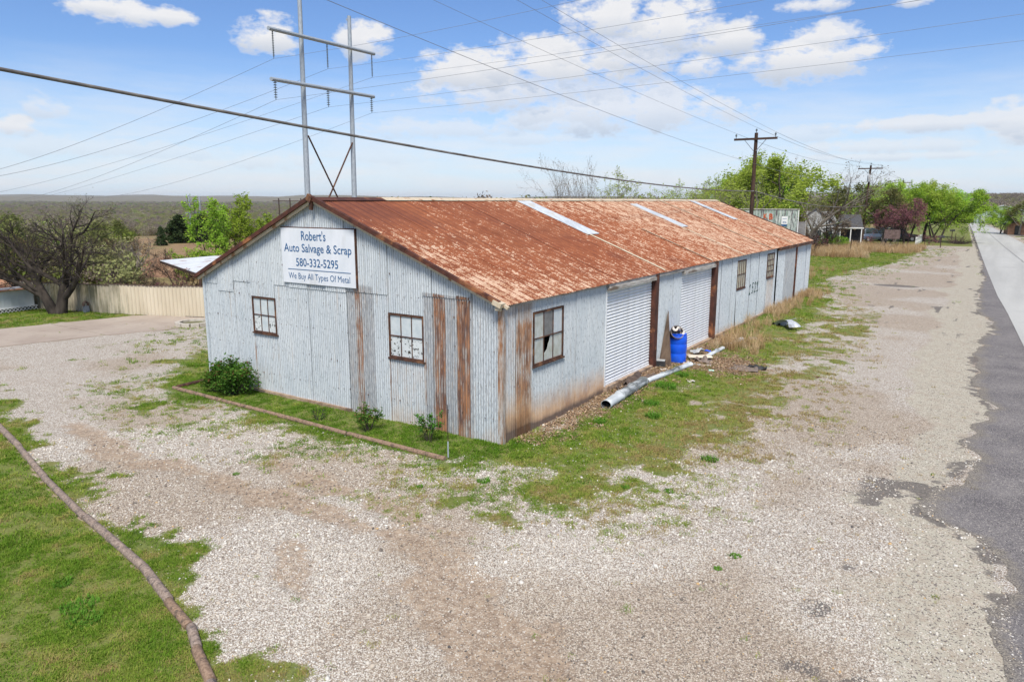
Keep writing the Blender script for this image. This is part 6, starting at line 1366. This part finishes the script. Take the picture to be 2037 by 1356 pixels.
plant('shrub', 'bare_shrub', -7.6, 72, 2.4, 'tangled dark brown bush before the white house', 'shrub', rz=1, wide=1.4, part='buds')
plant('pink_shrub', 'pink_shrub', -6.2, 62, 2.6, 'pink-twigged bush just past the shed roof corner', 'shrub', part='blossom')
plant('shrub', 'bare_shrub', -9.2, 74, 2.2, 'brown thicket bush left of the tangled dark bush', 'shrub', wide=1.4, part='buds')
# cars
M_CBL = nmat('slate_blue_paint', (.09, .12, .19), (.12, .15, .22), 1, .25, spec=.6); M_CDK = nmat('dark_grey_paint', (.03, .035, .04), (.05, .055, .06), 1, .25, spec=.6); M_TYR = nmat('tyre_rubber', (.02, .02, .02), (.035, .035, .035), 5, .9); M_RIM = nmat('alloy_rim', (.45, .46, .48), (.6, .61, .62), 5, .35, metal=.5); M_TAIL = nmat('red_tail_lamp', (.35, .015, .012), (.45, .03, .02), 3, .3); M_HEAD = nmat('clear_lamp', (.6, .6, .6), (.7, .7, .7), 3, .2)
def loft(st, mt, name, par):
    """stations: (x, half width, z bottom, z top, top half width)"""
    V = []; Fc = []; n = 8
    for x, hw, zb, zt, tw in st: V += [(x, -hw * .9, zb), (x, -hw, zb + .12), (x, -hw, zb + (zt - zb) * .65), (x, -tw, zt), (x, tw, zt), (x, hw, zb + (zt - zb) * .65), (x, hw, zb + .12), (x, hw * .9, zb)]
    for i in range(len(st) - 1):
        for j in range(n): Fc.append((i * n + j, (i + 1) * n + j, (i + 1) * n + (j + 1) % n, i * n + (j + 1) % n))
    Fc += [tuple(range(n)), tuple(len(V) - 1 - j for j in range(n))]
    return autosmooth(mesh(name, V, Fc, mt, par), 50)
def car(x, y, rz, mt, label, long_=4.5, tall=1.7, pick=False):
    e = tag(empty('parked_car', (x, y, hzf(x, y)), rz), label, 'car', 'cars parked in the yard'); L2 = long_ / 2
    loft([(-L2, .75, .45, .85, .7), (-L2 + .12, .88, .3, 1.0, .82), (-L2 * .5, .92, .28, 1.05, .86), (L2 * .35, .92, .28, 1.02, .86), (L2 * .8, .88, .3, .92, .78), (L2, .72, .42, .72, .6)], mt, 'body', e)
    r0, r1 = (-L2 * .1, L2 * .45) if pick else (-L2 + .25, L2 * .42)
    loft([(r0, .82, .95, 1.08, .8), (r0 + .25, .80, .95, tall - .08, .66), ((r0 + r1) / 2, .80, .95, tall - .03, .68), (r1 - .55, .80, .95, tall - .1, .66), (r1, .80, .95, 1.05, .78)], M_GLS, 'windows', e)
    loft([(r0 + .28, .60, tall - .09, tall - .04, .55), ((r0 + r1) / 2, .68, tall - .06, tall, .62), (r1 - .6, .62, tall - .12, tall - .06, .56)], mt, 'roof', e)
    for px_ in (r0 + .12, (r0 + r1) / 2, r1 - .25):
        for s_ in (-1, 1): MB().bar((px_, s_ * .83, 1.0), (px_ + (0.12 if px_ < 0 else -.2), s_ * .69, tall - .08), .06, .05).build('pillar', mt, e)
    for wx in (-L2 * .62, L2 * .62):
        for s_ in (-1, 1):
            w_ = autosmooth(MB().tube([(wx, s_ * .72, .35), (wx, s_ * .93, .35)], .35, 18).build('wheel', M_TYR, e)); autosmooth(MB().tube([(wx, s_ * .90, .35), (wx, s_ * .945, .35)], [.22, .20], 14).build('rim', M_RIM, w_))
    for s_ in (-1, 1): MB().box((-L2 + .03, s_ * .68, .86), (.1, .22, .24)).build('tail_lamp', M_TAIL, e); MB().box((L2 - .08, s_ * .6, .66), (.1, .26, .13)).build('headlight', M_HEAD, e)
    return e
car(-5.1, 92.0, radians(62), M_CBL, 'slate-blue parked hatchback behind the leaning wooden pole')
car(-2.2, 94.5, radians(28), M_CDK, 'dark grey parked vehicle right of the blue hatchback', 5.2, 1.85, False)
# yard bits
nb = tag(empty('notice_board', (-.68, 74.9, 0), at_frame(-.7, 75)), 'brown rusty panel on two thin posts in the dry grass', 'board')
MB().box((0, 0, 1.65), (1.5, .06, .95)).build('panel', nmat('rusty_panel', (.09, .06, .055), (.19, .13, .12), 5, .8), nb)
for s_ in (-.65, .65): MB().box((s_ * .95, .05, .85), (.06, .06, 1.9)).build('post', M_BLK, nb)
pf = tag(empty('picket_fence', (.7, 86, 0)), 'short run of white picket fence beyond the driveway', 'fence')
for i in range(22): MB().box((.02 * (i % 2), i * .42, .5), (.03, .22, 1.0)).build('picket', M_PLAS, pf)
for z_ in (.25, .75): MB().box((.04, 4.4, z_), (.03, 9.2, .08)).build('rail', M_PLAS, pf)
def mailbox(x, y, label, h=1.1):
    e = tag(empty('mailbox', (x, y, hzf(x, y))), label, 'mailbox', 'roadside mailboxes'); MB().box((0, 0, h / 2), (.09, .09, h)).build('post', M_POLE, e)
    b = MB().prism([(-.13, h), (.13, h), (.13, h + .14), (.09, h + .23), (0, h + .27), (-.09, h + .23), (-.13, h + .14)], -.28, .28, 0); o = b.build('box', M_BLK, e); MB().box((.29, 0, h + .1), (.015, .24, .22)).build('door', M_BLK, e)
mailbox(3.5, 82.0, 'dark mailbox at the near edge of the driveway'); mailbox(3.6, 104.0, 'farther mailbox beside the road past the brush pile')
t = TB(95)
for i in range(60): a = t.q.random() * 6.28; t.grow((.5 * t.q.normal(), .5 * t.q.normal(), 0), (cos(a) * 1.2, sin(a) * 1.2, .55 * t.q.random() + .35), 1.35, .03, 3, bare_spec())
bp_ = mesh('brush_pile', np.concatenate(t.V) * [1, 1, .95], np.concatenate(t.F), nmat('dark_brush', (.05, .03, .03), (.11, .07, .07), 4, .95), None, True, loc=(4.9, 92.5, hzf(4.9, 92.5))); tag(bp_, 'dark heaped brush pile on the verge by the road', 'brush pile')
for i, (x, y, h, lb) in enumerate(((-4.0, 45.5, 1.5, 'thin dark post nearest the far shed corner'), (-6.13, 63.9, 1.3, 'thin dark post at the edge of the dry grass'), (-3.3, 66, 1.3, 'thin dark post in front of the dry grass'), (1.6, 87, 1.2, 'thin stake on the mown grass by the picket fence'), (4.2, 100, 1.0, 'low stake by the far driveway'))):
    o = MB().tube([(0, 0, -.1), (0, 0, h)], .035, 6).build('fence_post', M_POLE); o.location = (x, y, hzf(x, y)); tag(o, lb, 'post', 'thin posts along the verge')
# across the road
bb = tag(empty('pale_roofed_building', (5.9, 205, -1.0), at_frame(6, 205)), 'pale green building with a white roof at the far end of the road', 'building')
gable_house(12, 14, 3.4, 1.7, nmat('pale_green_wall', (.30, .38, .34), (.4, .47, .43), 2), M_SID, bb, 4, 0)
MB().box((1.8, -.1, 1.6), (1.8, .1, 2.6)).build('door', M_BLK, bb); MB().box((6, -.1, 2), (1.4, .1, 1.2)).build('window', M_GLS, bb)
v1 = tag(empty('white_van', (6.6, 186, hzf(6.6, 186)), .3), 'white vehicle parked by the pale-roofed building', 'van')
loft([(-1.3, .85, .35, 1.9, .75), (1.2, .9, .3, 1.95, .8), (1.9, .85, .35, 1.1, .7), (2.4, .8, .4, .9, .65)], M_SID, 'body', v1)
for wx in (-.8, 1.6): MB().tube([(wx, -.95, .35), (wx, .95, .35)], .34, 12).build('wheel', M_TYR, v1)
MB().box((1.45, 0, 1.4), (.5, 1.5, .5), mat=Matrix.Rotation(.5, 3, 'Y')).build('windscreen', M_GLS, v1)
mw = tag(empty('parked_mower', (12.9, 104, hzf(12.9, 104)), .3), 'small dark mower parked on the grass across the road', 'mower')
MB().box((0, 0, .45), (1.3, .8, .35)).build('deck', M_BLK, mw); MB().box((-.2, 0, .8), (.5, .5, .35)).build('seat', M_BLK, mw); loft([(.2, .3, .4, .85, .2), (.8, .3, .4, .75, .2)], M_CDK, 'hood', mw)
for wx in (-.5, .5): MB().tube([(wx, -.5, .25), (wx, .5, .25)], .26, 12).build('wheel', M_TYR, mw)
plant('green_shrub', 'yellow_shrub', 8.6, 165, 2.6, 'yellow-green shrub by the pale-roofed building', 'shrub', part='foliage')
for i, (x, y, h, lb) in enumerate(((10.2, 140, .0, 'orange-brown small shed under the trees across the road'),)):
    e = tag(empty('small_shed', (x + 1.2, y - 14, 0), .2), lb, 'shed'); gable_house(2.6, 2.5, 1.6, .5, nmat('orange_brown_boards', (.25, .12, .07), (.35, .2, .12), 3), M_ROOFG, e); MB().box((0, -.05, .7), (.8, .08, 1.4)).build('door', M_BLK, e)

# ---------------------------------------------------------------- air
k = bpy.data.materials.new('air'); k.use_nodes = True; k.node_tree.nodes.clear(); o_ = k.node_tree.nodes.new('ShaderNodeOutputMaterial'); v_ = k.node_tree.nodes.new('ShaderNodeVolumePrincipled')
v_.inputs['Density'].default_value = 6e-5; v_.inputs['Color'].default_value = (.86, .93, 1.0, 1); v_.inputs['Anisotropy'].default_value = .2
k.node_tree.links.new(v_.outputs[0], o_.inputs['Volume'])
hzb = MB().box((0, 0, 30), (18600, 18600, 120)).build('haze', k); tag(hzb, kind='stuff')
